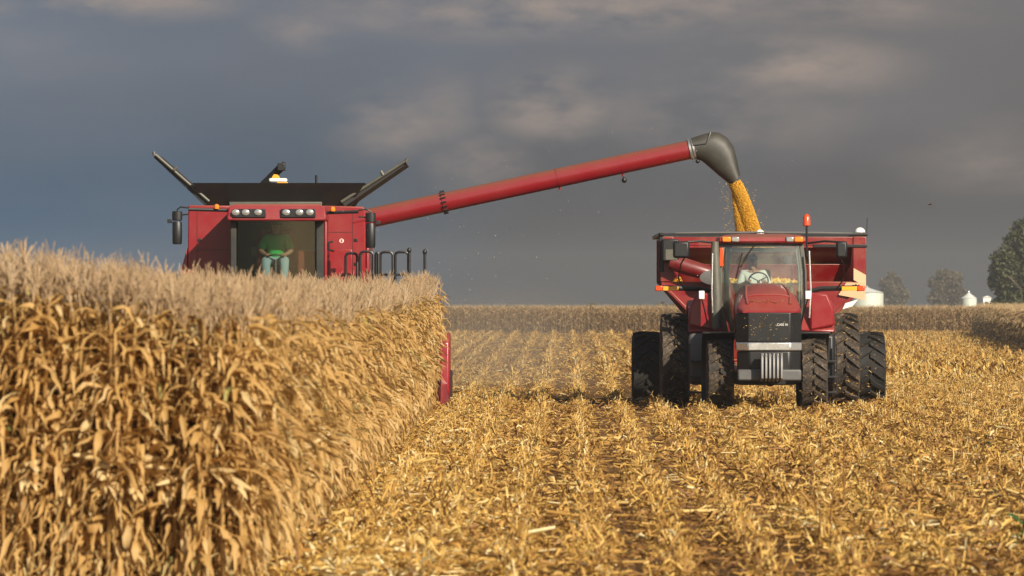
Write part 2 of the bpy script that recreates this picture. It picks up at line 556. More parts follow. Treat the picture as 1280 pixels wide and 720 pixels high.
def corn_proto(rnd, light=False):
    """Returns dict part -> arrays; plant 2.6 m tall to the tassel tip."""
    st, lf, tas, ear = QM(), QM(), QM(), QM()
    b1, b2 = rnd.uniform(-0.05, 0.10), rnd.uniform(-0.06, 0.06)
    top = 2.27

    def axis(z):
        k = (z / top) ** 2
        return np.array([b1 * k, b2 * k, z])
    rod(st, [axis(z) for z in np.linspace(0, top, 4 if light else 9)], 0.011, 0.005, 4 if light else 6, rnd.uniform(0.1, 0.6))
    nl = rnd.randint(17, 20) if light else rnd.randint(38, 44)
    az0 = rnd.uniform(0, 2 * PI)
    for i in range(nl):
        z = 0.14 + (2.22 - 0.14) * (i + rnd.uniform(-0.3, 0.3)) / (nl - 1)
        az = az0 + PI * i + rnd.gauss(0, 0.7)
        mid = 1 - abs(z - 1.2) / 1.5
        ln = (0.33 + 0.18 * mid) * rnd.uniform(0.6, 1.25)
        w = (0.032 + 0.022 * mid) * rnd.uniform(0.45, 1.45)
        hang = rnd.random()
        if z < 0.6 or hang < 0.42:       # limp leaf hanging against the stalk
            e0, e1, kink = rnd.uniform(-0.2, 0.8), rnd.uniform(-1.55, -1.2), rnd.uniform(0.05, 0.25)
        elif hang < 0.88:                # arched
            e0, e1, kink = rnd.uniform(0.5, 1.2), rnd.uniform(-1.5, -0.7), rnd.uniform(0.2, 0.5)
        else:                            # sticking out
            e0, e1, kink = rnd.uniform(0.3, 0.9), rnd.uniform(-0.8, 0.1), rnd.uniform(0.4, 0.6)
        tint = min(max(rnd.gauss(0.62, 0.17), 0.1), 0.88)
        if rnd.random() < 0.004:
            tint = rnd.uniform(0.93, 1.0)
        strip(lf, axis(z), az, ln, w, e0, e1, kink, rnd.gauss(0, 1.5), rnd.uniform(0.05, 0.45),
              4 if light else 7, tint, 1 if light else 2, rnd.gauss(0, 0.9), 0.22)
        # the sheath round the stalk below the leaf
        if not light:
            if i % 3 == 0:
                rod(lf, [axis(z - 0.13), axis(z)], 0.013, 0.018, 5, tint - 0.15)
    # ear in its husk, drooping
    for k in range(1):
        z = 1.0 + 0.2 * k + rnd.uniform(-0.1, 0.1)
        az = rnd.uniform(0, 2 * PI)
        el = rnd.uniform(-1.2, 0.9)
        d = np.array([math.cos(az) * math.cos(el), math.sin(az) * math.cos(el), math.sin(el)])
        b0 = axis(z) + d * 0.03
        n = 4 if light else 6
        pts = [b0, b0 + d * 0.05, b0 + d * 0.13, b0 + d * 0.2, b0 + d * 0.25]
        rr = [0.012, 0.03, 0.032, 0.024, 0.006]
        for i in range(4):
            rod(ear, pts[i:i + 2], rr[i], rr[i + 1], n, rnd.uniform(0.4, 0.9))
        for j in range(3):
            strip(ear, pts[1], az + rnd.uniform(-0.6, 0.6), rnd.uniform(0.15, 0.26), 0.05, el + rnd.uniform(-0.5, 0.5), el - 0.6, 0.6, rnd.gauss(0, 0.8), 0.3, 3, rnd.uniform(0.5, 1), 1)
    # tassel
    tt = rnd.uniform(0.3, 0.9)
    a0 = axis(top)
    tip = a0 + np.array([rnd.uniform(0.0, 0.10), rnd.uniform(-0.05, 0.05), 0.34])
    thick = 0.007 if light else 0.0052
    rod(tas, [a0, (a0 + tip) / 2 + np.array([0.0, 0, 0.01]), tip], thick, thick * 0.6, 3, tt)
    for k in range(5 if light else 9):
        f = rnd.uniform(0.05, 0.5)
        b = a0 + (tip - a0) * f
        az = rnd.uniform(0, 2 * PI)
        sp = rnd.uniform(0.12, 0.45)
        ln = rnd.uniform(0.12, 0.22)
        d = np.array([math.cos(az) * math.sin(sp), math.sin(az) * math.sin(sp), math.cos(sp)])
        e = b + d * ln
        e2 = e + np.array([math.cos(az) * 0.02, math.sin(az) * 0.02, -0.005])
        rod(tas, [b, (b + e) / 2, e2], thick * 0.8, thick * 0.5, 3, tt + rnd.uniform(-0.1, 0.1))
    return {'stalk': st.arrays(), 'leaves': lf.arrays(), 'ear': ear.arrays(), 'tassel': tas.arrays()}


rnd = random.Random(5)
HEAVY = [corn_proto(rnd) for _ in range(14)]
LIGHT = [corn_proto(rnd, True) for _ in range(12)]
PART_MAT = {'stalk': M['corn_stalk'], 'leaves': M['corn_leaf'], 'ear': M['husk'], 'tassel': M['tassel']}

EDGE_U, SPACING = -1.74, 0.76


def row_k(u):
    return 0.0019 + (0.0186 - 0.0019) * min(max((u + 1.5) / 5.5, 0), 1)


def row_x(u, d):
    return u + row_k(u) * (d - 106.0)


def corn_height(d, x):
    """Shorter plants on the outer rows of the near end, taller inside and farther on."""
    f = min(max((d - 40) / 66.0, 0), 1.0)
    inside = min(max(-1.7 - x, 0), 2.2)
    return 2.07 + 0.50 * f + 0.125 * inside * (1 - f) - 0.13 * math.sin(PI * f)


plants = []                     # x, y
for j in range(0, 26):
    u = EDGE_U - SPACING * j
    y = 38.0 + random.uniform(0, 0.3)
    while y < 170:
        x = row_x(u, y) + random.gauss(0, 0.05)
        lim = -(0.0914 * y + 2.2)
        if x > lim and (y < 109.3 or x < -9.0):
            plants.append((x, y + random.gauss(0, 0.03)))
        y += random.uniform(0.13, 0.20) * (0.55 if (y < 41 or j == 0) else 1.0)
# plants also stand between the rows at the ragged near end
for k in range(430):
    y = 38.0 + abs(random.gauss(0, 1.3))
    x = random.uniform(-(0.0914 * y + 1.5), row_x(EDGE_U, y) + 0.05)
    plants.append((x, y))
plants = np.array(plants)
px_, py_ = plants[:, 0], plants[:, 1]
# the 300 that show largest: in the frame, and near the block's front or its cut edge
infr = px_ > -(0.0914 * py_ + 0.05)
edge_dist = np.minimum((EDGE_U + 0.0019 * (py_ - 106) - px_), (py_ - 38) * 0.45)
score = 1 / py_ * np.where(edge_dist < 0.9, 1.0, np.where(edge_dist < 1.7, 0.75, 0.45)) * infr
order = np.argsort(-score)
chosen, rest = order[:300], order[300:]

# individuals
proto_parts = []
for pr in HEAVY:
    proto_parts.append({k: np_mesh(k, *pr[k], PART_MAT[k]) for k in pr})
for i, ix in enumerate(chosen):
    k = i % len(HEAVY)
    o = bpy.data.objects.new('corn_plant', None)
    COL.objects.link(o)
    x, y = plants[ix]
    sc = corn_height(y, x) / 2.6 * min(max(random.gauss(0.98, 0.04), 0.85), 1.06)
    o.location = (x, y, 0)
    o.scale = (1.05, 1.05, sc)
    o.rotation_euler = (random.gauss(0, 0.03), random.gauss(0.03, 0.04), random.uniform(0, 2 * PI))
    tag(o, 'dry tan corn plant with tassel at the front or cut edge of the standing corn', 'corn plant', 'standing corn plants')
    for part, me in proto_parts[k].items():
        link(part, me, o)

# the rest of the standing corn: one mass
heavy_ix = rest[(edge_dist[rest] < 3.2) & (py_[rest] < 112)]
light_ix = np.setdiff1d(rest, heavy_ix)
V0, F0, T0, MI, off = [], [], [], [], 0
for protos, ixs in ((HEAVY, heavy_ix), (LIGHT, light_ix)):
    n = len(ixs)
    which = RNG.integers(0, len(protos), n)
    rot = RNG.uniform(0, 2 * PI, n)
    zs = np.array([corn_height(d, x_) for d, x_ in zip(py_[ixs], px_[ixs])]) / 2.6 * np.clip(RNG.normal(0.975, 0.04, n), 0.84, 1.06)
    sc = np.stack([np.full(n, 1.05), zs], 1)
    pos = np.stack([px_[ixs], py_[ixs], np.zeros(n)], 1)
    ln = np.stack([RNG.normal(0.03, 0.04, n), RNG.normal(0, 0.035, n)], 1)
    dt = RNG.normal(0, 0.05, n)
    for mi, part in enumerate(('stalk', 'leaves', 'ear', 'tassel')):
        V, Fq, T = scatter([p_[part] for p_ in protos], which, pos, rot, sc, dt, ln)
        if part != 'leaves':
            T = np.clip(T, 0, 1)
        else:
            T = np.where(T > 0.93, T, np.clip(T, 0, 0.88))
        V0.append(V)
        F0.append(Fq + off)
        T0.append(T)
        MI.append(np.full(len(Fq), mi))
        off += len(V)
me = np_mesh('standing_corn', np.concatenate(V0), np.concatenate(F0), np.concatenate(T0))
for part in ('stalk', 'leaves', 'ear', 'tassel'):
    me.materials.append(PART_MAT[part])
me.polygons.foreach_set('material_index', np.concatenate(MI).astype(np.int32))
o = link('standing_corn', me)
tag(o, 'dense mass of dry tan standing corn with pale tassels in front of the combine', 'corn field', None, 'stuff')
print('corn plants', len(plants), 'faces', len(me.polygons))


# ------------------------------------------------------------------ stubble
def stub_proto(rnd, lod=0):
    q = QM()
    hgt = rnd.uniform(0.15, 0.31)
    lx, ly = rnd.gauss(0.03, 0.18), rnd.gauss(0, 0.25)
    tip = np.array([lx * hgt, ly * hgt, hgt])
    t0 = min(max(rnd.gauss(0.70, 0.16), 0.2), 1.0)
    if lod == 0:
        rod(q, [(0, 0, -0.02), tip * 0.4, tip * 0.8], 0.010, 0.008, 6, t0 - 0.1)
        for k in range(rnd.randint(6, 10)):
            f = rnd.uniform(0.05, 0.95)
            strip(q, tip * f, rnd.uniform(0, 2 * PI), rnd.uniform(0.04, 0.12), rnd.uniform(0.008, 0.022), rnd.uniform(0.6, 1.55), rnd.uniform(-1.2, 1.3),
                  rnd.uniform(0.3, 0.7), rnd.gauss(0, 1.2), 0.3, 4, min(max(rnd.gauss(0.70, 0.22), 0.0), 1), 1, rnd.gauss(0, 0.6), 0.3)
        if rnd.random() < 0.5:
            rod(q, [(0.03, 0.02, 0), (0.03 + rnd.gauss(0, 0.05), rnd.gauss(0, 0.05), hgt * rnd.uniform(0.4, 0.7))], 0.008, 0.007, 5, t0 - 0.15)
    else:
        rod(q, [(0, 0, -0.02), tip], 0.014, 0.012, 3, t0)
        for k in range(4):
            strip(q, tip * rnd.uniform(0.2, 1), rnd.uniform(0, 2 * PI), rnd.uniform(0.12, 0.26), rnd.uniform(0.025, 0.05), rnd.uniform(0.3, 1.4), rnd.uniform(-1.2, 0.9),
                  0.5, rnd.gauss(0, 1), 0.3, 2, min(max(rnd.gauss(0.6, 0.2), 0), 1), 1)
    return q.arrays()


STUB = [stub_proto(rnd) for _ in range(16)]
STUB_L = [stub_proto(rnd, 1) for _ in range(10)]
stubs = []
for i in range(-11, 48):
    u = EDGE_U + SPACING * i
    y = 38.5
    while y < 150:
        x = row_x(u, y)
        if x < 0.0914 * y + 5.5 and x > -(0.0914 * y + 1.5) and (i >= 1 or y > 113):
            step = random.uniform(0.13, 0.21)
            if random.random() < 0.80 + 0.2 * math.sin(y * 1.7 + i * 2.1):
                stubs.append((x + random.gauss(0, 0.04), y))
        else:
            step = 0.3
        y += step
stubs = np.array(stubs)
infr = np.abs(stubs[:, 0]) < 0.0914 * stubs[:, 1] - 0.05
vis = infr & (stubs[:, 1] > 40.2)
order = np.argsort(np.where(vis, stubs[:, 1], 1e6))
chosen, rest = order[:300], order[300:]
stub_meshes = [np_mesh('corn_stub', *p_, M['litter']) for p_ in STUB]
for i, ix in enumerate(chosen):
    o = link('corn_stub', stub_meshes[i % len(STUB)])
    o.location = (stubs[ix, 0], stubs[ix, 1], 0)
    o.rotation_euler = (0, 0, random.uniform(0, 2 * PI))
    s_ = random.uniform(0.7, 1.15)
    o.scale = (0.95, 0.95, s_)
    tag(o, 'cut straw coloured corn stub with ragged sheath standing in the nearest stubble rows', 'corn stub', 'cut corn stubs in the foreground rows')
n = len(rest)
V, Fq, T = scatter(STUB, RNG.integers(0, len(STUB), n), np.column_stack([stubs[rest], np.zeros(n)]), RNG.uniform(0, 2 * PI, n),
                   np.stack([np.full(n, 0.95), RNG.uniform(0.7, 1.15, n)], 1), RNG.normal(0, 0.08, n))
Vf = [V]
Ff = [Fq]
Tf = [T]
# farther rows, thinner plants of fewer faces
far = []
for i in range(-70, 75):
    u = EDGE_U + SPACING * i
    y = 150.0
    while y < 505:
        x = row_x(u, y)
        ex = 38.4 + (y - 460) * 0.071
        if -(0.0914 * y + 2) < x < 0.0914 * y + 6 and not (x < -9 and y < 170) and x < ex:
            far.append((x + random.gauss(0, 0.06), y))
            y += random.uniform(0.25, 0.5) * (1 + (y - 150) / 250)
        else:
            y += 1.5
far = np.array(far)
n = len(far)
V, Fq, T = scatter(STUB_L, RNG.integers(0, len(STUB_L), n), np.column_stack([far, np.zeros(n)]), RNG.uniform(0, 2 * PI, n),
                   np.stack([np.full(n, 1.6), RNG.uniform(0.8, 1.3, n)], 1), RNG.normal(0, 0.1, n))
Vf.append(V)
Ff.append(Fq + len(Vf[0]))
Tf.append(T)
me = np_mesh('stubble', np.concatenate(Vf), np.concatenate(Ff), np.clip(np.concatenate(Tf), 0, 1), M['litter'])
o = link('stubble', me)
tag(o, 'rows of cut corn stubble running away to the far field', 'stubble', None, 'stuff')
print('stubs', len(stubs), 'far', len(far), 'faces', len(me.polygons))


# ------------------------------------------------------------------ residue on the ground
def lit_proto(rnd, kind):
    q = QM()
    if kind == 0:       # short chopped leaf
        strip(q, (0, 0, 0.015), rnd.uniform(0, 6.28), rnd.uniform(0.04, 0.15), rnd.uniform(0.010, 0.028), rnd.uniform(-0.3, 0.9), rnd.uniform(-0.9, 0.5),
              0.5, rnd.gauss(0, 2), 0.3, 3, 0.0, 1, rnd.gauss(0, 1.2), 0.25)
    elif kind == 1:     # husk leaf, broad and cupped
        strip(q, (0, 0, 0.02), rnd.uniform(0, 6.28), rnd.uniform(0.08, 0.17), rnd.uniform(0.025, 0.05), rnd.uniform(0.0, 0.8), rnd.uniform(-0.9, 0.2),
              0.5, rnd.gauss(0, 0.8), 0.5, 4, 0.16, 2, rnd.gauss(0, 0.5), 0.2)
    elif kind == 2:     # length of stalk
        a = rnd.uniform(0, 6.28)
        ln = rnd.uniform(0.08, 0.28)
        rod(q, [(0, 0, 0.02), (math.cos(a) * ln, math.sin(a) * ln, rnd.uniform(0.0, 0.10))], 0.010, 0.009, 5, 0.1)
    else:               # long leaf lying bent
        strip(q, (0, 0, 0.03), rnd.uniform(0, 6.28), rnd.uniform(0.18, 0.36), rnd.uniform(0.018, 0.036), rnd.uniform(0.1, 0.8), rnd.uniform(-0.7, -0.1),
              0.4, rnd.gauss(0, 2), 0.3, 6, -0.05, 1, rnd.gauss(0, 1.5), 0.3)
    return q.arrays()


LIT = [lit_proto(rnd, k) for k in [0] * 10 + [1] * 6 + [2] * 4 + [3] * 5]


def band(x, y):   # residue thickness and freshness across the rows: swaths left by the header
    u = x - 0.012 * (y - 106)
    return 0.5 + 0.28 * np.sin(u * 1.35 + 1.9) + 0.16 * np.sin(u * 3.1 + y * 0.05) + 0.15 * np.sin(y * 0.35 + u)


def row_phase(x, y):   # 0 on a stubble row, 0.5 midway between two rows
    D = y - 106.0
    u = (x - 0.006454 * D) / (1 + 0.003036 * D)
    u = np.where(u < -1.5, x - 0.0019 * D, np.where(u > 4, x - 0.0186 * D, u))
    f = np.mod((u - EDGE_U) / SPACING, 1.0)
    return f


def patch(x, y):       # soft patches of old dark residue and bare soil
    return (np.sin(x * 2.3 + 1.3 * np.sin(y * 0.21)) * np.sin(y * 0.47 + 0.9 * np.sin(x * 1.1)) + 0.6 * np.sin(x * 4.7 + y * 0.8) * np.sin(y * 1.13 - x * 0.7)) / 1.6


pts = []
for y0, y1, dens in ((38.5, 60, 560), (60, 85, 380), (85, 115, 210), (115, 160, 80)):
    area = (y1 - y0) * (0.0914 * 2 * y1 + 8)
    n = int(area * dens)
    y = RNG.uniform(y0, y1, n)
    w = 0.0914 * y + 1.6
    x = -w + RNG.uniform(0, 1, n) * (2 * w + 4)
    keep = (x > -1.95 + 0.0019 * (y - 106)) | ((y > 113) & (x > -9))
    bnd = band(x, y)
    ph_ = row_phase(x, y)
    bare = np.exp(-((ph_ - 0.42) / 0.20) ** 2) * np.clip((x + 0.6) / 1.2, 0.3, 1)        # litter thinned beside each row, dark soil standing in for row shadow
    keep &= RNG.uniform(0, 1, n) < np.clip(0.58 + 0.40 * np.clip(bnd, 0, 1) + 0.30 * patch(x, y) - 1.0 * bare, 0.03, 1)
    pts.append(np.stack([x[keep], y[keep]], 1))
pts = np.concatenate(pts)
n = len(pts)
bnd = band(pts[:, 0], pts[:, 1])
left = np.clip((1.2 - (pts[:, 0] - 0.004 * (pts[:, 1] - 106))) / 2.0, 0, 1)
wts = np.array([5.0] * 10 + [2.0] * 6 + [0.9] * 4 + [1.6] * 5)
which = RNG.choice(len(LIT), n, p=wts / wts.sum())
z = RNG.uniform(0, 1, n) ** 2 * (0.03 + 0.05 * np.clip(bnd, 0, 1))
rp = row_phase(pts[:, 0], pts[:, 1])
z = z + 0.10 * np.exp(-(np.minimum(rp, 1 - rp) / 0.20) ** 2) * RNG.uniform(0.2, 1, n)      # residue heaped along the rows
zsc = np.where(RNG.uniform(0, 1, n) < 0.12, 1.8, 0.85)
dt = np.clip(RNG.normal(0.51, 0.24, n) + 0.16 * (bnd - 0.5) + 0.10 * left + 0.14 * patch(pts[:, 0], pts[:, 1]) - 0.42 * np.exp(-((row_phase(pts[:, 0], pts[:, 1]) - 0.42) / 0.20) ** 2) * np.clip((pts[:, 0] + 0.6) / 1.2, 0.25, 1), 0.02, 0.97)  # tint also darkened in that strip: row shadow put into the residue colour
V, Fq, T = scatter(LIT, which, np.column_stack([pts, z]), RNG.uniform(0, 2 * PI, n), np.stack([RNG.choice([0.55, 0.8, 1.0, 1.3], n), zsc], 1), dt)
# far residue, coarser
n = 42000
y = 160 + 345 * RNG.uniform(0, 1, n) ** 1.5
x = RNG.uniform(-1, 1, n) * (0.0914 * y + 5)
keep = (x < 38.0 + (y - 460) * 0.071) & ~((x < -9) & (y < 172))
n = keep.sum()
V2, F2, T2 = scatter(LIT, RNG.choice(len(LIT), n, p=wts / wts.sum()), np.column_stack([x[keep], y[keep], RNG.uniform(0, 0.08, n)]), RNG.uniform(0, 6.28, n),
                     np.stack([np.full(n, 2.4), np.full(n, 2.0)], 1), np.clip(RNG.normal(0.55, 0.2, n), 0, 0.95))
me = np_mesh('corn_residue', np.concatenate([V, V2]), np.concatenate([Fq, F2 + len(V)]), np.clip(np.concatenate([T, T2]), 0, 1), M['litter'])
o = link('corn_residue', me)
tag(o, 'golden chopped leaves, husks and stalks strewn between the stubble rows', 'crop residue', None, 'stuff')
print('litter', len(pts), 'faces', len(me.polygons))

# ------------------------------------------------------------------ ground
V, Fq = [], []
ys = [-60, 0, 36, 60, 90, 130, 200, 400, 700, 1200, 2500, 5000]
for yy in ys:
    V += [(-4000, yy, 0), (-60, yy, 0), (0, yy, 0), (60, yy, 0), (4000, yy, 0)]
for i in range(len(ys) - 1):
    for j in range(4):
        Fq.append((i * 5 + j, i * 5 + j + 1, (i + 1) * 5 + j + 1, (i + 1) * 5 + j))
o = link('ground', np_mesh('ground', V, Fq, None, M['soil']))
tag(o, 'brown field soil stretching flat to the horizon', 'ground', None, 'structure')


# ------------------------------------------------------------------ far corn
def far_proto(rnd):
    q = QM()
    rod(q, [(0, 0, 0), (0.03, 0, 2.2)], 0.02, 0.012, 3, 0.35)
    for k in range(9):
        z = 0.2 + 1.95 * k / 8
        strip(q, (0, 0, z), rnd.uniform(0, 6.28), rnd.uniform(0.45, 0.8), rnd.uniform(0.07, 0.11), rnd.uniform(0.3, 1.1), rnd.uniform(-1.5, -0.8), 0.3,
              rnd.gauss(0, 1.2), 0.3, 3, min(max(rnd.gauss(0.5, 0.2), 0), 1), 1, rnd.gauss(0, 0.6))
    for k in range(3):
        strip(q, (0, 0, 2.15), rnd.uniform(0, 6.28), rnd.uniform(0.35, 0.5), 0.03, 1.3, 1.2, 0.5, 0, 0, 1, 0.85, 1)
    return q.arrays()


FAR = [far_proto(rnd) for _ in range(10)]


def far_field(pos, name, label, hs=None):
    n = len(pos)
    hs = np.ones(n) if hs is None else hs
    V, Fq, T = scatter(FAR, RNG.integers(0, len(FAR), n), np.column_stack([pos, np.zeros(n)]), RNG.uniform(0, 6.28, n),
                       np.stack([np.full(n, 1.2), RNG.uniform(0.94, 1.06, n) * hs * 2.66 / 2.6], 1), RNG.normal(0, 0.08, n))
    o = link(name, np_mesh(name, V, Fq, np.clip(T, 0, 1), M['far_corn']))
    tag(o, label, 'corn field', None, 'stuff')


a = []
for r_ in range(7):
    xs = np.arange(-60, 85, 0.22)
    a.append(np.stack([xs + RNG.normal(0, 0.06, len(xs)), 510 + r_ * 0.76 + RNG.normal(0, 0.08, len(xs))], 1))
a.append(np.stack([RNG.uniform(-60, 85, 9000), RNG.uniform(515, 580, 9000)], 1))
far_field(np.concatenate(a), 'far_corn_field', 'long low band of brown unharvested corn along the horizon')
a = []
for r_ in range(6):
    yy = np.arange(235, 470, 0.2)
    a.append(np.stack([38.4 + (yy - 460) * 0.071 + r_ * 0.76 + RNG.normal(0, 0.07, len(yy)), yy], 1))
yy = RNG.uniform(235, 470, 11000)
a.append(np.stack([38.4 + (yy - 460) * 0.071 + 4.5 + RNG.uniform(0, 18, 11000), yy], 1))
a = np.concatenate(a)
far_field(a, 'corn_block', 'block of brown standing corn with a shaded side at the right edge', np.clip(0.78 + 0.22 * (a[:, 1] - 235) / 225, 0, 1))


# ------------------------------------------------------------------ trees, bins
def tree(loc, hgt, wid, lobes, mat, label, nleaf=9000, leaf=0.55, seed=1, group=None):
    rg = np.random.default_rng(seed)
    root = empty('tree', loc, label, 'tree', group)
    tb = MB()
    x, y, z = loc
    tb.tube([(x, y, 0), (x + 0.1, y, hgt * 0.25), (x - 0.1, y + 0.1, hgt * 0.55), (x, y, hgt * 0.8)], [hgt * 0.035, hgt * 0.028, hgt * 0.018, hgt * 0.006], 8)
    for k in range(7):
        a = k * 0.9 + seed
        h0 = hgt * (0.22 + 0.07 * k)
        tb.tube([(x, y, h0), (x + math.cos(a) * wid * 0.16, y + math.sin(a) * wid * 0.16, h0 + hgt * 0.1), (x + math.cos(a) * wid * 0.36, y + math.sin(a) * wid * 0.36, h0 + hgt * 0.2)],
                [hgt * 0.014, hgt * 0.01, hgt * 0.004], 6)
    tb.build('trunk', M['bark'], root)
    q = []
    tl = []
    for lx, lz, lr in lobes:      # lobes: lateral offset, height, radius as fractions of width / height
        nsub = 9
        for s_ in range(nsub):
            d = rg.normal(0, 1, 3)
            d /= np.linalg.norm(d)
            c = np.array([lx * wid, 0, lz * hgt]) + d * np.array([lr * wid, lr * wid * 0.9, lr * wid]) * rg.uniform(0.2, 0.95)
            r_ = lr * wid * rg.uniform(0.35, 0.6)
            n = max(int(nleaf / (len(lobes) * nsub)), 10)
            dd = rg.normal(0, 1, (n, 3))
            dd /= np.linalg.norm(dd, axis=1)[:, None]
            q.append(c + dd * (r_ * rg.uniform(0.5, 1.12, n)[:, None]))
            tl.append(np.full(n, rg.uniform(0.2, 0.7)) + rg.normal(0, 0.15, n))
    P = np.concatenate(q)
    P[:, 2] = np.maximum(P[:, 2], hgt * 0.04)
    tn = np.clip(np.concatenate(tl), 0, 1)
    n = len(P)
    u = rg.normal(0, 1, (n, 3))
    u /= np.linalg.norm(u, axis=1)[:, None]
    w = np.cross(u, rg.normal(0, 1, (n, 3)))
    w /= np.linalg.norm(w, axis=1)[:, None]
    sz = rg.uniform(0.5, 1.1, n)[:, None] * leaf * 0.5
    Vt = np.stack([P - u * sz - w * sz * 0.6, P + u * sz - w * sz * 0.6, P + u * sz + w * sz * 0.6, P - u * sz + w * sz * 0.6], 1).reshape(-1, 3)
    link('crown', np_mesh('crown', Vt, np.arange(4 * n).reshape(n, 4), tn, mat), root)
    return root


def gx(px, d):
    return (cx(px, d), d, 0)


d = 640
tree(gx(1284, d), cz(272, d), 110 * d / F, [(0, 0.30, 0.34), (-0.22, 0.42, 0.25), (0.2, 0.45, 0.28), (-0.18, 0.62, 0.24), (0.15, 0.66, 0.26), (-0.02, 0.82, 0.22), (-0.25, 0.2, 0.22), (0.25, 0.2, 0.24)],
     M['tree_leaf'], 'big dark green leafy tree at the right edge', 26000, 0.40, 3)
d = 1500
tree(gx(1184, d), cz(331, d), 58 * d / F, [(0, 0.35, 0.36), (-0.2, 0.4, 0.26), (0.22, 0.36, 0.26), (-0.1, 0.66, 0.26), (0.1, 0.6, 0.25), (-0.14, 0.82, 0.14), (0.33, 0.22, 0.18)],
     M['tree_brown'], 'brownish rounded tree between the two small white farm structures', 14000, 0.75, 4)
d = 1650
tree(gx(1109, d), cz(337, d), 54 * d / F, [(0, 0.4, 0.36), (-0.2, 0.4, 0.26), (0.2, 0.45, 0.28), (0.05, 0.7, 0.24)],
     M['tree_brown'], 'hazy brown tree just right of the grain cart above the round bin', 12000, 0.8, 5)
tree(gx(1070, d), cz(343, d), 50 * d / F, [(0, 0.4, 0.36), (-0.2, 0.4, 0.28), (0.2, 0.45, 0.26), (0.0, 0.7, 0.24)],
     M['tree_brown'], 'hazy brown tree half hidden behind the right side of the grain cart', 10000, 0.8, 6)
d = 1150
tree(gx(740, d), cz(370, d), 19 * d / F, [(-0.1, 0.5, 0.34), (0.15, 0.4, 0.34)], M['tree_brown'], 'tiny lone far tree midway between combine and tractor', 2500, 0.7, 7)
for k, (px, py, w) in enumerate(((822, 370, 26), (800, 376, 22), (840, 369, 24))):
    tree(gx(px, d), cz(py, d), w * d / F, [(-0.15, 0.4, 0.36), (0.15, 0.45, 0.34)], M['tree_brown'],
         ['distant low tree beside the left rim of the grain cart', 'lowest distant tree left of the grain cart', 'distant tree partly behind the left wall of the grain cart'][k], 2500, 0.7, 8 + k)


def grain_bin(px0, px1, eave, peak, d, label):
    x0, x1 = cx(px0, d), cx(px1, d)
    xc, r_ = (x0 + x1) / 2, (x1 - x0) / 2
    ze, zp = cz(eave, d), cz(peak, d)
    root = empty('grain_bin', (xc, d, 0), label, 'grain bin')
    w = MB()
    prof = [(r_ * 0.995, 0)]
    k = int(ze / 0.4)
    for i in range(1, k + 1):
        zz = ze * i / k
        prof += [(r_, zz - 0.2), (r_ * 0.99, zz)]
    w.lathe(prof, (xc, d, 0), 'z', 36)
    w.build('wall', M['bin_wall'], root)
    rf = MB()
    rf.lathe([(r_ * 1.04, ze + 0.003), (r_ * 0.5, ze + (zp - ze) * 0.52), (r_ * 0.12, ze + (zp - ze) * 0.93), (0.02, zp)], (xc, d, 0), 'z', 36)
    ro = rf.build('roof', M['bin_roof'], root)
    for a in range(10):
        pass
    cp = MB().lathe([(r_ * 0.13, zp - 0.15), (r_ * 0.13, zp + 0.1), (0.02, zp + 0.3)], (xc, d, 0), 'z', 16)
    cp.build('cap', M['steel'], ro)


grain_bin(1062, 1104.5, 366, 359, 620, 'round pale green-white grain bin right behind the grain cart')
grain_bin(1201, 1221, 373, 365.5, 760, 'small grain bin with conical roof at the foot of the brown tree')
d = 760
sh = empty('farm_shed', (cx(1234, d), d, 0), 'narrow white farm shed beside the big green tree', 'shed')
x0, x1 = cx(1229, d), cx(1239, d)
MB().box(x0, x1, d, d + 1.6, 0, cz(372, d)).build('wall', M['white'], sh)
MB().prism([(x0 - 0.08, cz(372, d) + 0.003), (x1 + 0.08, cz(372, d) + 0.003), ((x0 + x1) / 2, cz(369.5, d))], 'y', d - 0.1, d + 1.7).build('roof', M['bin_roof'], sh)


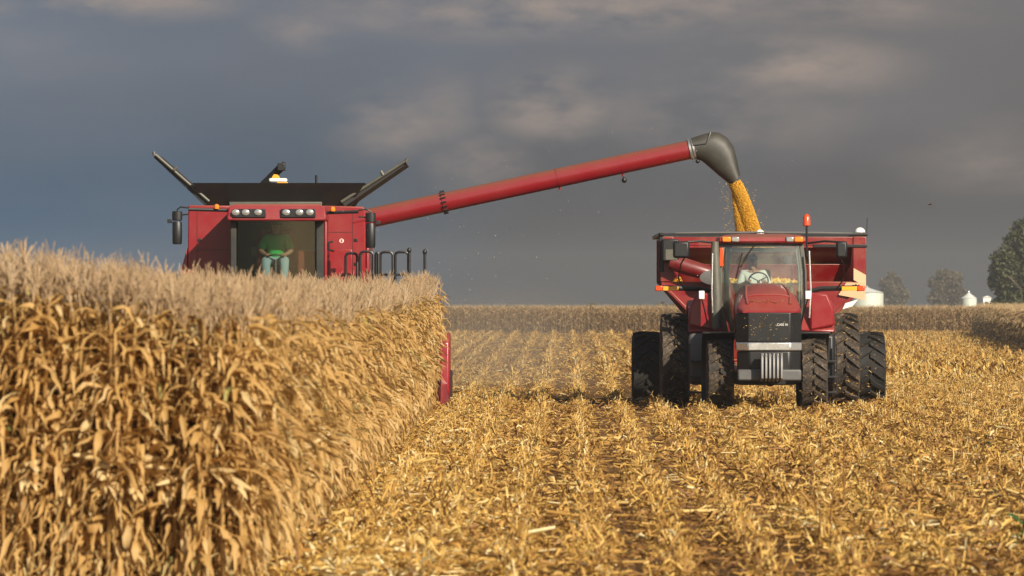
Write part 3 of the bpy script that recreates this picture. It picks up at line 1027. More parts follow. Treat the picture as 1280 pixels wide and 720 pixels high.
# ------------------------------------------------------------------ wheels
def tyre(parent, c, R, W, lugs, mat, out, lug_h=0.05, name='wheel', rim_mat=None, rim_r=0.56, straw=0):
    """Agricultural wheel with chevron lugs; out = +1 / -1 side the rim faces."""
    root = MB()
    h = W / 2
    prof = [(R * rim_r, -h * 0.72), (R * 0.7, -h * 0.95), (R * 0.86, -h), (R * 0.945, -h * 0.9), (R - lug_h, -h * 0.55), (R - lug_h, h * 0.55),
            (R * 0.945, h * 0.9), (R * 0.86, h), (R * 0.7, h * 0.95), (R * rim_r, h * 0.72)]
    n = 48
    rings = []
    for k in range(n):
        a = 2 * PI * k / n
        rings.append([(c[0] + off, c[1] + rad * math.cos(a), c[2] + rad * math.sin(a)) for rad, off in prof])
    for k in range(n):
        root.add(rings[k] + rings[(k + 1) % n], [(i, i + 1, len(prof) + i + 1, len(prof) + i) for i in range(len(prof) - 1)])
    for side in (-1, 1):
        for k in range(lugs):
            a0 = 2 * PI * (k + (0.5 if side > 0 else 0)) / lugs
            sw = 0.40 * 2 * PI / lugs * 1.6
            pts = []
            for f in (0.02, 0.5, 1.0):
                xo = side * h * (f * 1.0 - 0.06)
                a = a0 + sw * f * 1.25
                r_in = R - lug_h * 1.5 - (0.05 * R if f > 0.9 else 0)
                r_out = R - (0.035 * R if f > 0.9 else 0)
                wdt = (0.030 if f < 0.9 else 0.042) / R * (0.8 + W)
                pts.append((xo, a, r_in, r_out, wdt))
            rg = []
            for xo, a, ri, ro, wd in pts:
                rg.append([(c[0] + xo, c[1] + ri * math.cos(a - wd * 1.3), c[2] + ri * math.sin(a - wd * 1.3)),
                           (c[0] + xo, c[1] + ri * math.cos(a + wd * 1.3), c[2] + ri * math.sin(a + wd * 1.3)),
                           (c[0] + xo, c[1] + ro * math.cos(a + wd), c[2] + ro * math.sin(a + wd)),
                           (c[0] + xo, c[1] + ro * math.cos(a - wd), c[2] + ro * math.sin(a - wd))])
            root.loft(rg, True)
    w = root.build(name, mat, parent, 0, True, 30)
    if straw:
        q = QM()
        for k in range(straw):
            a = random.uniform(-PI, PI)
            xo = h * max(-0.95, min(0.95, random.gauss(0.1, 0.5)))
            rr0 = R - lug_h * random.choice((0.95, 0.0, 0.3))
            ca, sa = math.cos(a), math.sin(a)
            strip(q, (c[0] + xo - w.parent.location[0], c[1] - rr0 * ca - w.parent.location[1], c[2] + rr0 * sa), random.uniform(-0.5, 0.5) + random.choice((0, PI)),
                  random.uniform(0.04, 0.13), random.uniform(0.012, 0.03), random.uniform(-1.2, 1.2), random.uniform(-1, 1), 0.5, PI / 2 - a, 0.1, 3, random.uniform(0.1, 0.95), 1, 0, 0.2)
        fo = link('straw_flecks', np_mesh('straw_flecks', *q.arrays(), M['litter']), w)
        fo['kind'] = 'stuff'
    rm = MB()
    rr = R * rim_r * 1.02
    rm.lathe([(rr * 0.2, -h * 0.3 * out), (rr, -h * 0.74), (rr * 1.02, h * 0.74), (rr * 0.93, h * 0.70), (rr * 0.85, out * h * 0.15), (rr * 0.3, out * h * 0.1), (rr * 0.26, out * h * 0.35), (0.02, out * h * 0.35)][1:], c, 'x', 32)
    rm.build('rim', rim_mat or M['grey'], w)
    return w


# ------------------------------------------------------------------ people
def skin_mesh(name, joints, edges, radii, root, mat, parent, sub=2):
    me = bpy.data.meshes.new(name)
    names = list(joints)
    me.from_pydata([joints[k] for k in names], [(names.index(a), names.index(b)) for a, b in edges], [])
    o = bpy.data.objects.new(name, me)
    COL.objects.link(o)
    o.modifiers.new('skin', 'SKIN')
    sv = me.skin_vertices[0].data
    for i, k in enumerate(names):
        r_ = radii[k]
        sv[i].radius = (r_, r_) if not isinstance(r_, tuple) else r_
        sv[i].use_root = (k == root)
    ss = o.modifiers.new('sub', 'SUBSURF')
    ss.levels = ss.render_levels = sub
    dg = bpy.context.evaluated_depsgraph_get()
    m2 = bpy.data.meshes.new_from_object(o.evaluated_get(dg))
    o.modifiers.clear()
    o.data = m2
    m2.name = name
    m2.materials.clear()
    m2.materials.append(mat)
    m2.shade_smooth()
    if parent is not None:
        o.parent = parent
    return o


def driver(loc, lean, shirt, trousers, label, hat=True, head_turn=0.0, hand_z=0.22, size=1.0):
    root_j = {'hip': (0, 0, 0), 'belly': (lean * 0.25, 0.0, 0.2), 'chest': (lean * 0.6, 0.0, 0.40), 'neck': (lean * 0.85, -0.01, 0.55),
              'jaw': (lean * 0.95, -0.05, 0.635), 'skull': (lean * 1.02, -0.02, 0.72), 'crown': (lean * 1.05, -0.01, 0.80),
              'nose': (lean + head_turn, -0.135, 0.69)}
    rad = {'hip': 0.15, 'belly': 0.15, 'chest': 0.165, 'neck': 0.062, 'jaw': 0.078, 'skull': 0.10, 'crown': 0.07, 'nose': 0.018}
    ed = [('hip', 'belly'), ('belly', 'chest'), ('chest', 'neck'), ('neck', 'jaw'), ('jaw', 'skull'), ('skull', 'crown'), ('jaw', 'nose')]
    for sd, s_ in (('l', -1), ('r', 1)):
        root_j.update({'sh' + sd: (lean * 0.7 + s_ * 0.19, 0.0, 0.46), 'el' + sd: (lean * 0.5 + s_ * 0.28, -0.12, 0.22), 'wr' + sd: (s_ * 0.15, -0.34, hand_z),
                       'pa' + sd: (s_ * 0.135, -0.40, hand_z + 0.015), 'th' + sd: (s_ * 0.09, -0.39, hand_z + 0.04),
                       'hp' + sd: (s_ * 0.1, -0.02, -0.02), 'kn' + sd: (s_ * 0.17, -0.45, 0.05), 'an' + sd: (s_ * 0.16, -0.50, -0.36), 'to' + sd: (s_ * 0.16, -0.66, -0.41)})
        rad.update({'sh' + sd: 0.085, 'el' + sd: 0.052, 'wr' + sd: 0.036, 'pa' + sd: 0.038, 'th' + sd: 0.013, 'hp' + sd: 0.115, 'kn' + sd: 0.078, 'an' + sd: 0.05, 'to' + sd: 0.04})
        ed += [('chest', 'sh' + sd), ('sh' + sd, 'el' + sd), ('el' + sd, 'wr' + sd), ('wr' + sd, 'pa' + sd), ('wr' + sd, 'th' + sd),
               ('hip', 'hp' + sd), ('hp' + sd, 'kn' + sd), ('kn' + sd, 'an' + sd), ('an' + sd, 'to' + sd)]
        for k in range(4):
            f1, f2 = 'f%d%s' % (k, sd), 'g%d%s' % (k, sd)
            root_j[f1] = (s_ * (0.115 + 0.018 * k), -0.455, hand_z + 0.03)
            root_j[f2] = (s_ * (0.112 + 0.018 * k), -0.475 + 0.003 * k, hand_z - 0.005 + 0.004 * k)
            rad[f1] = 0.009
            rad[f2] = 0.008
            ed += [('pa' + sd, f1), (f1, f2)]
    person = skin_mesh('person', root_j, ed, rad, 'hip', M['skin'], None)
    tag(person, label, 'person')
    person.location = loc
    person.scale = (size * 1.05, size, size)

    def sub(name, keys, mat, extra):
        j = {k: root_j[k] for k in keys}
        e = [(a, b) for a, b in ed if a in j and b in j]
        return skin_mesh(name, j, e, {k: rad[k] + extra for k in keys}, 'hip', mat, person)
    sub('shirt', ['hip', 'belly', 'chest', 'shl', 'ell', 'shr', 'elr'], shirt, 0.014)
    sub('trousers', ['hip', 'hpl', 'knl', 'anl', 'hpr', 'knr', 'anr'], trousers, 0.018)
    hx, hy, hz = root_j['skull']
    if hat:
        h = MB()
        h.ball((hx, hy, hz + 0.015), 0.112, 0.125, 0.125, 16, 6, 0.0, PI / 2)
        h.prism([(hx - 0.09, hy - 0.10), (hx + 0.09, hy - 0.10), (hx + 0.07, hy - 0.2), (hx - 0.07, hy - 0.2)], 'z', hz + 0.012, hz + 0.03)
        h.build('cap', M['dark_cloth'], None)
        o = bpy.data.objects['cap'] if 'cap' in bpy.data.objects else None
    else:
        h = MB()
        h.ball((hx, hy + 0.012, hz + 0.02), 0.108, 0.12, 0.115, 16, 6, -0.25, PI / 2)
        o = h.build('hair', M['dark_cloth'], None)
    if hat:
        o = [q for q in COL.objects if q.name.startswith('cap') and q.parent is None][-1]
    o.parent = person
    return person


# ------------------------------------------------------------------ tractor
TX, TY = cx(958, 107), 107.0
tr = empty('tractor', (TX, TY, 0), 'red row crop tractor with black grille, facing the viewer ahead of the grain cart', 'tractor')


def T(x, y, z):
    return (TX + x, TY + y, z)


def hood_ring(y, w, zs, zt, z0, flat=0.72, n=14):
    pts = [T(-w, y, z0), T(-w, y, (z0 + zs) / 2), T(-w, y, zs)]
    for i in range(1, n):
        a = PI - PI * i / n
        ca, sa = math.cos(a), math.sin(a)
        pts.append(T(w * math.copysign(abs(ca) ** flat, ca), y, zs + (zt - zs) * abs(sa) ** 0.8))
    pts += [T(w, y, zs), T(w, y, (z0 + zs) / 2), T(w, y, z0)]
    return pts


h = MB()
h.loft([hood_ring(-1.22, 0.50, 1.925, 1.945, 1.90), hood_ring(-1.02, 0.605, 1.95, 2.07, 1.905), hood_ring(-0.75, 0.615, 1.955, 2.24, 1.86), hood_ring(-0.3, 0.605, 1.95, 2.38, 1.75),
        hood_ring(0.5, 0.58, 1.95, 2.46, 1.6), hood_ring(1.7, 0.56, 1.95, 2.48, 1.5)])
hood = h.build('hood', M['red'], tr, 0, True, 50)
# raised ribs of the hood
h = MB()
HOODS = [(-1.02, 0.605, 1.95, 2.07), (-0.75, 0.615, 1.955, 2.24), (-0.3, 0.605, 1.95, 2.38), (0.5, 0.58, 1.95, 2.46), (1.6, 0.56, 1.95, 2.48)]


def hood_top(sect, x):      # height of the hood skin at lateral x of one section
    y, w, zs_, zt_ = sect
    ca = (abs(x) / w) ** (1 / 0.72)
    return T(x, y, zs_ + (zt_ - zs_) * (1 - ca * ca) ** 0.4 + 0.004)


for s_ in (-1, 1):
    h.tube([hood_top(q_, s_ * f_) for q_, f_ in zip(HOODS, (0.40, 0.42, 0.40, 0.37, 0.35))], 0.026, 8)
h.tube([hood_top(HOODS[1], f_) for f_ in (-0.42, -0.3, -0.15, 0, 0.15, 0.3, 0.42)], 0.018, 8)
h.build('hood_rib', M['red_dusty'], hood)
g = MB()   # black grille with chamfered sides


def chamf(x, yf, z0, z1, ch=0.2, back=-0.9, inset=0.0):
    return [(-x, back), (-x, yf + ch), (-x + ch * 1.1, yf), (x - ch * 1.1, yf), (x, yf + ch), (x, back)], z0, z1


def plan(mb, poly, z0, z1):
    mb.prism([(TX + a, TY + b_) for a, b_ in poly], 'z', z0, z1)


plan(g, chamf(0.615, -1.26, 0, 0)[0], 1.345, 1.905)
grille = g.build('grille', M['black_plastic'], tr, 0.02)
g = MB()
for k in range(13):
    zz = 1.375 + k * 0.04
    plan(g, chamf(0.619, -1.266, 0, 0)[0], zz, zz + 0.016)
g.build('grille_slats', M['black'], grille)
g = MB()
plan(g, chamf(0.622, -1.27, 0, 0)[0], 1.185, 1.34)
g.build('trim_band', M['chrome'], tr, 0.02)
g = MB()
plan(g, chamf(0.60, -1.235, 0, 0)[0], 0.80, 1.18)
g.build('lower_nose', M['black_plastic'], tr, 0.03)
g = MB().box(TX - 0.60, TX + 0.60, TY - 1.33, TY - 1.0, 0.62, 0.83)
g.build('weight_bracket', M['grey'], tr, 0.03)
for k in range(6):
    x = -0.15 + k * 0.073
    g = MB().prism([(TY - 1.62, 0.66), (TY - 1.34, 0.60), (TY - 1.34, 1.08), (TY - 1.42, 1.14), (TY - 1.56, 1.12), (TY - 1.63, 1.02)], 'x', TX + x - 0.024, TX + x + 0.024)
    g.build('front_weight', M['pale_steel'], tr, 0.012)
# lettering on the grille
cu = bpy.data.curves.new('lettering', 'FONT')
cu.body = 'CASE IH'
cu.size = 0.075
cu.extrude = 0.004
to = bpy.data.objects.new('lettering', cu)
COL.objects.link(to)
dg = bpy.context.evaluated_depsgraph_get()
lm = bpy.data.meshes.new_from_object(to.evaluated_get(dg))
bpy.data.objects.remove(to)
lm.transform(Matrix.Translation((0.14, -1.272, 1.655)) @ Matrix.Rotation(PI / 2, 4, 'X') @ Matrix.Diagonal((0.78, 0.85, 1, 1)))
lm.materials.clear()
lm.materials.append(M['white'])
lo = link('lettering', lm, tr)
# chassis
g = MB().box(TX - 0.53, TX + 0.53, TY - 0.88, TY + 1.65, 1.2, 1.72)
g.build('engine_side', M['black_plastic'], tr, 0.03)
g = MB()
g.box(TX - 0.3, TX + 0.3, TY - 0.95, TY + 3.4, 0.62, 1.25)
g.build('chassis', M['black'], tr, 0.03)
g = MB().prism([(-0.95, 0.62), (-0.5, 0.52), (0.5, 0.52), (0.95, 0.62), (0.95, 0.8), (0.5, 0.76), (-0.5, 0.76), (-0.95, 0.8)], 'y', -0.14, 0.14)
g.v = [(a + TX, b_ + TY, c) for a, b_, c in g.v]
g.build('front_axle', M['black'], tr, 0.02)
for s_ in (-1, 1):
    tyre(tr, T(s_ * 0.89, 0, 0.70), 0.70, 0.50, 20, M['muddy_tyre'], s_, 0.06, straw=110)
    # curved black mudguard
    rings = []
    for k in range(13):
        a = math.radians(12 - k * 12.5)
        ca, sa = math.sin(a), math.cos(a)
        rr = 0.79
        y, z = -ca * rr, 0.72 + sa * rr
        rings.append([T(s_ * 0.60, y, z), T(s_ * 1.22, y, z), T(s_ * 1.22, y - ca * 0.03, z + sa * 0.03), T(s_ * 0.60, y - ca * 0.03, z + sa * 0.03)])
    MB().loft(rings).build('front_mudguard', M['black_plastic'], tr, 0.008)
    # rear wheel, rear mudguard
    tyre(tr, T(s_ * 1.66, 3.15, 0.95), 0.95, 0.56, 22, M['muddy_tyre'], s_, 0.07, rim_mat=M['steel'], straw=220 if s_ > 0 else 90)
    rings = []
    for k in range(10):
        a = math.radians(62 - k * 14)
        ca, sa = math.sin(a), math.cos(a)
        rr = 1.08 + (0.16 if k < 3 else 0.12)
        y, z = 3.15 - ca * rr, 0.98 + sa * rr
        xa, xb = s_ * 0.72, s_ * 1.42
        rings.append([T(xa, y, z), T(xb, y, z - 0.03), T(xb, y + ca * 0.05, z - 0.03 - sa * 0.05), T(xa, y + ca * 0.05, z - sa * 0.05)])
    MB().loft(rings).build('rear_mudguard', M['red'], tr, 0.02)
    g = MB()
    g.prism([(s_ * 0.94, 1.55), (s_ * 1.43, 1.66), (s_ * 1.40, 2.0), (s_ * 1.28, 2.27), (s_ * 0.94, 2.30)], 'y', 2.02, 2.10)
    g.v = [(a + TX, b_ + TY, c) for a, b_, c in g.v]
    g.build('mudguard_front', M['red'], tr, 0.04)
    # fuel tank and steps
    g = MB().box(TX + s_ * 0.80 if s_ > 0 else TX - 1.43, TX + 1.41 if s_ > 0 else TX - 0.80, TY + 1.62, TY + 2.0, 0.5, 1.5)
    g.build('fuel_tank', M['grey'] if s_ < 0 else M['black_plastic'], tr, 0.08)
    st = MB()
    for k in range(3):
        st.box(TX + s_ * 1.28 - 0.14, TX + s_ * 1.28 + 0.14, TY + 1.3, TY + 1.6, 0.34 + 0.3 * k, 0.38 + 0.3 * k)
    for q in (-0.15, 0.15):
        st.box(TX + s_ * 1.28 + q - 0.015, TX + s_ * 1.28 + q + 0.015, TY + 1.42, TY + 1.48, 0.32, 1.3)
    st.build('step', M['black'], tr, 0.005)
    # warning lamp arm
    g = MB()
    za = cz(361, 110)
    g.tube([T(s_ * 0.95, 2.9, za - 0.06), T(s_ * 1.2, 2.86, za), T(s_ * 1.92, 2.8, za + 0.02)], 0.05, 8)
    arm = g.build('lamp_arm', M['black'], tr)
    MB().box(TX + s_ * 1.62 - 0.02 if s_ > 0 else TX - 1.90, TX + 1.90 if s_ > 0 else TX - 1.60, TY + 2.71, TY + 2.745, za - 0.035, za + 0.045).build('reflector', M['yellow'], arm, 0.004)
    MB().box(TX + s_ * 1.98 - 0.075, TX + s_ * 1.98 + 0.075, TY + 2.72, TY + 2.86, za - 0.045, za + 0.06).build('warning_lamp', M['orange'], arm, 0.02)
    # mirror on its arm
    g = MB()
    zm = cz(303, 109)
    g.tube([T(s_ * 0.86, 1.9, zm - 0.02), T(s_ * 1.2, 1.7, zm + 0.02), T(s_ * 1.52, 1.6, zm)], 0.022, 8)
    g.tube([T(s_ * 1.45, 1.66, zm - 0.2), T(s_ * 1.58, 1.8, zm - 0.42), T(s_ * 1.62, 2.2, zm - 0.7), T(s_ * 1.5, 2.7, za)], 0.014, 6)
    mo = g.build('mirror_arm', M['black'], tr)
    mxp = 1.53 if s_ > 0 else -1.58
    w = 0.11 if s_ > 0 else 0.16
    MB().box(TX + mxp - w, TX + mxp + w, TY + 1.52, TY + 1.62, zm - 0.31, zm + 0.02).build('mirror', M['black_plastic'], mo, 0.045)

# cab
zr0, zr1 = 3.24, 3.42
cabw0, cabw1, cabw2 = 0.70, 0.84, 0.78     # half widths at floor, waist, roof
yf, yb = 1.72, 3.35
g = MB()
for s_ in (-1, 1):
    # front and rear pillars
    for (y0, yt, w) in ((yf, yf + 0.10, 0.06), (yb, yb - 0.05, 0.07)):
        g.loft([[T(s_ * (cw - w), yy - w * 0.6, zz), T(s_ * (cw + 0.02), yy - w * 0.6, zz), T(s_ * (cw + 0.02), yy + w * 0.6, zz), T(s_ * (cw - w), yy + w * 0.6, zz)]
                for cw, yy, zz in ((cabw0, y0 + 0.05, 1.45), (cabw1, y0, 2.1), (cabw1, y0 + 0.02, 2.7), (cabw2, yt, zr0))])
g.box(TX - 0.7, TX + 0.7, TY + yf + 0.02, TY + yb, 1.38, 1.46)
g.box(TX - cabw2, TX + cabw2, TY + yf + 0.10, TY + yf + 0.16, zr0 - 0.06, zr0 - 0.003)
cab = g.build('cab_frame', M['olive'], tr, 0.01)
for s_ in (-1, 1):   # grey door seals, side glass
    g = MB().loft([[T(s_ * (cw), yf + 0.12, zz), T(s_ * (cw), yb - 0.1, zz), T(s_ * (cw + 0.012), yb - 0.1, zz), T(s_ * (cw + 0.012), yf + 0.12, zz)]
                   for cw, zz in ((cabw0, 1.5), (cabw1, 2.1), (cabw1, 2.7), (cabw2, 3.2))])
    g.build('side_window', M['glass'], cab)
g = MB().loft([[T(-cw + 0.02, yy, zz), T(-cw * 0.5, yy - 0.1, zz), T(0, yy - 0.13, zz), T(cw * 0.5, yy - 0.1, zz), T(cw - 0.02, yy, zz),
                T(cw - 0.02, yy + 0.008, zz), T(cw * 0.5, yy - 0.092, zz), T(0, yy - 0.122, zz), T(-cw * 0.5, yy - 0.092, zz), T(-cw + 0.02, yy + 0.008, zz)]
               for cw, yy, zz in ((cabw0, yf + 0.03, 1.5), (cabw1, yf - 0.02, 2.1), (cabw1, yf, 2.7), (cabw2, yf + 0.08, 3.2))])
ws = g.build('windscreen', M['glass'], cab, 0, True, 60)
MB().loft([[T(-cw + 0.05, yb, zz), T(cw - 0.05, yb, zz), T(cw - 0.05, yb + 0.008, zz), T(-cw + 0.05, yb + 0.008, zz)] for cw, zz in ((cabw0, 1.9), (cabw1, 2.5), (cabw2, 3.2))]).build('rear_window', M['glass'], cab)
g = MB()
g.tube([T(-0.16, yf - 0.10, 3.22), T(-0.30, yf - 0.13, 3.02), T(-0.43, yf - 0.12, 2.78)], 0.010, 6)
g.tube([T(-0.40, yf - 0.125, 3.06), T(-0.52, yf - 0.1, 2.55)], 0.012, 6)
g.build('wiper', M['black'], ws)
g = MB()
for k in range(9):
    pass
ro = MB().loft([[T(-w, y0, z), T(w, y0, z), T(w, y1, z), T(-w, y1, z)] for w, y0, y1, z in
                ((0.80, yf + 0.02, yb + 0.1, zr0), (0.845, yf - 0.10, yb + 0.15, zr0 + 0.03), (0.84, yf - 0.08, yb + 0.13, zr0 + 0.12), (0.74, yf + 0.08, yb, zr1 - 0.01), (0.4, yf + 0.4, yb - 0.3, zr1 + 0.02))])
roof = ro.build('roof', M['red_dusty'], tr, 0.025)
for s_ in (-1, 1):
    MB().box(TX + s_ * 0.70 - 0.085, TX + s_ * 0.70 + 0.085, TY + yf - 0.135, TY + yf - 0.06, zr0 + 0.035, zr0 + 0.135).build('turn_lamp', M['amber'], roof, 0.02)
    MB().box(TX + s_ * 0.53 - 0.075, TX + s_ * 0.53 + 0.075, TY + yf - 0.135, TY + yf - 0.06, zr0 + 0.035, zr0 + 0.135).build('roof_lamp', M['lens'], roof, 0.02)
MB().ball(T(-0.02, yf + 0.6, zr1 + 0.01), 0.09, 0.09, 0.10, 14, 6, 0.0, PI / 2).build('antenna_dome', M['white'], roof)
MB().tube([T(-0.25, yf + 0.5, zr1 + 0.015), T(0.0, yf + 0.45, zr1 + 0.05), T(0.25, yf + 0.6, zr1 + 0.0)], 0.014, 6).build('cable', M['black'], roof)
bx = cx(1007.5, 109) - TX
MB().tube([T(bx, 1.78, zr0 - 0.25), T(bx, 1.74, zr0 - 0.05), T(bx, 1.74, cz(283, 109))], 0.022, 8).build('beacon_post', M['black'], tr)
MB().lathe([(0.055, cz(283, 109)), (0.075, cz(282, 109)), (0.07, cz(272, 109)), (0.045, cz(269, 109)), (0.01, cz(267.5, 109))], T(bx, 1.74, 0), 'z', 16).build('beacon', M['orange'], tr)
# exhaust stack, then chrome tubes standing in for highlights beside stack and windscreen
MB().tube([T(-0.90, 1.35, 1.6), T(-0.90, 1.35, 2.2), T(-0.93, 1.42, 3.0), T(-0.93, 1.42, 3.28)], [0.10, 0.105, 0.09, 0.07], 14).build('exhaust_stack', M['olive'], tr)
MB().tube([T(-0.985, 1.2, 1.9), T(-1.0, 1.2, 2.4), T(-0.985, 1.25, 3.05)], 0.016, 8).build('edge_highlight', M['chrome'], tr)
MB().tube([T(0.90, 1.5, 1.8), T(0.93, 1.5, 2.3), T(0.90, 1.55, 3.1)], 0.018, 8).build('edge_highlight', M['chrome'], tr)
MB().box(TX - 0.83, TX - 0.76, TY + 1.66, TY + 1.68, 2.80, 3.16).build('pillar_lamp', M['orange'], tr, 0.01)
for s_, px in ((-1, 877), (1, 1010)):
    xx = cx(px, 108.4) - TX
    g = MB().box(TX + xx - 0.055, TX + xx + 0.055, TY + 1.36, TY + 1.42, cz(374, 108.4), cz(363.5, 108.4))
    po = g.build('marker_lamp', M['white'], tr, 0.015)
    MB().tube([T(xx, 1.44, cz(373, 108.4)), T(xx - s_ * 0.05, 1.5, 2.0), T(xx - s_ * 0.12, 1.7, 1.7)], 0.014, 6).build('bracket', M['black'], po)
# inside the cab: pale trim round the glass
g = MB()
g.loft([[T(-cw + 0.09, yy, zz), T(-cw + 0.20, yy + 0.02, zz), T(-cw + 0.20, yy + 0.05, zz), T(-cw + 0.09, yy + 0.05, zz)] for cw, yy, zz in ((cabw0, yf + 0.1, 1.5), (cabw1, yf + 0.06, 2.1), (cabw1, yf + 0.08, 2.7), (cabw2, yf + 0.16, 3.18))])
g.loft([[T(cw - 0.13, yy, zz), T(cw - 0.09, yy + 0.02, zz), T(cw - 0.09, yy + 0.05, zz), T(cw - 0.13, yy + 0.05, zz)] for cw, yy, zz in ((cabw0, yf + 0.1, 1.5), (cabw1, yf + 0.06, 2.1), (cabw1, yf + 0.08, 2.7), (cabw2, yf + 0.16, 3.18))])
g.box(TX - cabw2 + 0.1, TX + cabw2 - 0.1, TY + yf + 0.22, TY + yf + 0.3, 3.08, 3.17)
g.build('cab_trim', M['trim'], tr, 0.01)
g = MB()
g.box(TX - 0.27, TX + 0.27, TY + 2.55, TY + 3.0, 1.95, 2.07)
g.build('seat', M['dark_cloth'], tr, 0.04)
MB().hexa([T(-0.25, 2.98, 2.05), T(0.25, 2.98, 2.05), T(0.25, 3.1, 2.05), T(-0.25, 3.1, 2.05), T(-0.22, 3.06, 2.75), T(0.22, 3.06, 2.75), T(0.22, 3.16, 2.75), T(-0.22, 3.16, 2.75)]).build('seat_back', M['dark_cloth'], tr, 0.05)
g = MB().box(TX - 0.2, TX + 0.2, TY + 1.85, TY + 2.0, 1.46, 2.25)
dash = g.build('dashboard', M['dark_interior'], tr, 0.05)
ring = []
wc = Vector(T(-0.06, 2.12, 2.52))
for k in range(25):
    a = 2 * PI * k / 24
    ring.append(wc + Vector((0.19 * math.cos(a), 0.09 * math.sin(a) * -1, 0.165 * math.sin(a))))
g = MB().tube(ring, 0.016, 8)
for a in (0.5, 2.6, 4.7):
    g.tube([wc, wc + Vector((0.19 * math.cos(a), -0.09 * math.sin(a), 0.165 * math.sin(a)))], 0.012, 6)
g.tube([wc, T(-0.03, 1.98, 2.2)], 0.03, 8)
g.build('steering_wheel', M['black_plastic'], dash)
MB().box(TX + 0.36, TX + 0.62, TY + 2.2, TY + 2.9, 1.46, 2.42).build('console', M['grey'], tr, 0.05)
MB().box(TX + 0.42, TX + 0.63, TY + 2.0, TY + 2.05, 2.85, 3.02).build('monitor', M['dark_interior'], tr, 0.02)
driver(T(-0.10, 2.52, 2.2), -0.06, M['white_cloth'], M['jeans'], 'tractor driver in a pale shirt and dark cap, seated behind the windscreen', True, 0.0, 0.30)
# flecks of chaff stuck on the nose
q = QM()
for k in range(70):
    x, z = random.uniform(-0.5, 0.45), random.uniform(1.38, 1.88)
    if random.random() < 0.35:
        x, z = random.gauss(-0.12, 0.12), random.gauss(1.65, 0.09)
    y = -1.272 if abs(x) < 0.39 else -1.272 + (abs(x) - 0.39) * 0.9
    strip(q, (x, y - 0.004, z), random.choice((0, PI)), random.uniform(0.015, 0.06), 0.012, random.uniform(-1.5, 1.5), random.uniform(-1, 1), 0.5, PI / 2 * 0.9, 0.1, 2, random.uniform(0.4, 1.0), 1)
for k in range(60):
    x = random.gauss(-0.08, 0.2)
    strip(q, (x, -0.98 + random.uniform(-0.08, 0.06), 2.105 + random.uniform(-0.03, 0.03)), random.uniform(0, 6.28), random.uniform(0.03, 0.09), 0.02, 0.3, -0.1, 0.5, 0, 0.1, 2, random.uniform(0.4, 1), 1)
o = link('chaff_flecks', np_mesh('chaff_flecks', *q.arrays(), M['litter']), tr)
o['kind'] = 'stuff'

# ------------------------------------------------------------------ grain cart
CD = 113.6                                   # distance of the front wall
GX = cx(954, CD)
gc = empty('grain_cart', (GX, CD + 2.4, 0), 'wide red grain cart hitched behind the tractor, receiving yellow corn', 'grain cart')


def G(x, y, z):
    return (GX + x, CD + y, z)


W = 2.08
zt, zb = cz(291, CD), 0.95
zv = cz(352, CD)
LEN = 5.2
# hopper: shell of sheet panels, front sloped
g = MB()
for s_ in (-1, 1):
    Wr = W - 0.16      # the body narrows slightly to the rear
    g.hexa([G(s_ * (W - 0.04), 0, zv), G(s_ * W, 0, zv), G(s_ * Wr, LEN, zv), G(s_ * (Wr - 0.04), LEN, zv),
            G(s_ * (W - 0.04), 0, zt - 0.07), G(s_ * W, 0, zt - 0.07), G(s_ * Wr, LEN, zt - 0.07), G(s_ * (Wr - 0.04), LEN, zt - 0.07)])
    g.hexa([G(s_ * 0.62, 0.4, zb), G(s_ * 0.66, 0.4, zb), G(s_ * 0.52, LEN - 1, zb), G(s_ * 0.48, LEN - 1, zb),
            G(s_ * (W - 0.06), 0, zv - 0.003), G(s_ * (W - 0.02), 0, zv - 0.003), G(s_ * (Wr - 0.08), LEN, zv - 0.003), G(s_ * (Wr - 0.12), LEN, zv - 0.003)])
    # front corner column
    x0, x1 = sorted((s_ * (W - 0.26), s_ * (W + 0.005)))
    g.box(GX + x0, GX + x1, CD - 0.07, CD - 0.003, zv, zt - 0.08)
# front: top band, recessed sloping sheet
g.box(GX - W + 0.05, GX + W - 0.05, CD - 0.04, CD + 0.0, zt - 0.26, zt - 0.08)
zs = cz(330, CD)
g.hexa([G(-W + 0.27, 0.55, zs), G(W - 0.27, 0.55, zs), G(W - 0.27, 0.6, zs), G(-W + 0.27, 0.6, zs), G(-W + 0.27, 0.04, zt - 0.3), G(W - 0.27, 0.04, zt - 0.3), G(W - 0.27, 0.09, zt - 0.3), G(-W + 0.27, 0.09, zt - 0.3)])
g.hexa([G(-0.68, 1.5, zb), G(0.68, 1.5, zb), G(0.68, 1.56, zb), G(-0.68, 1.56, zb), G(-W + 0.27, 0.35, zs), G(W - 0.27, 0.35, zs), G(W - 0.27, 0.41, zs), G(-W + 0.27, 0.41, zs)])
# lower front wings from the corners down to the sump
for s_ in (-1, 1):
    pl = [(GX + s_ * a_, b_) for a_, b_ in ((2.07, zv - 0.004), (2.07, zv - 0.08), (1.36, cz(400, CD)), (0.72, 1.0), (0.72, zv - 0.004))]
    g.prism(pl, 'y', CD - 0.035, CD - 0.004)
    g.prism([(GX + s_ * a_, b_) for a_, b_ in ((2.05, zv - 0.1), (1.36, cz(400, CD) - 0.02), (1.30, cz(400, CD) + 0.02), (1.99, zv - 0.08))], 'y', CD - 0.11, CD - 0.037)
g.box(GX - W + 0.05, GX + W - 0.05, CD + LEN - 0.05, CD + LEN, zv, zt - 0.08)
g.hexa([G(-0.7, LEN - 1, zb), G(0.7, LEN - 1, zb), G(0.7, LEN - 0.95, zb), G(-0.7, LEN - 0.95, zb), G(-W + 0.05, LEN - 0.05, zv), G(W - 0.05, LEN - 0.05, zv), G(W - 0.05, LEN, zv), G(-W + 0.05, LEN, zv)])
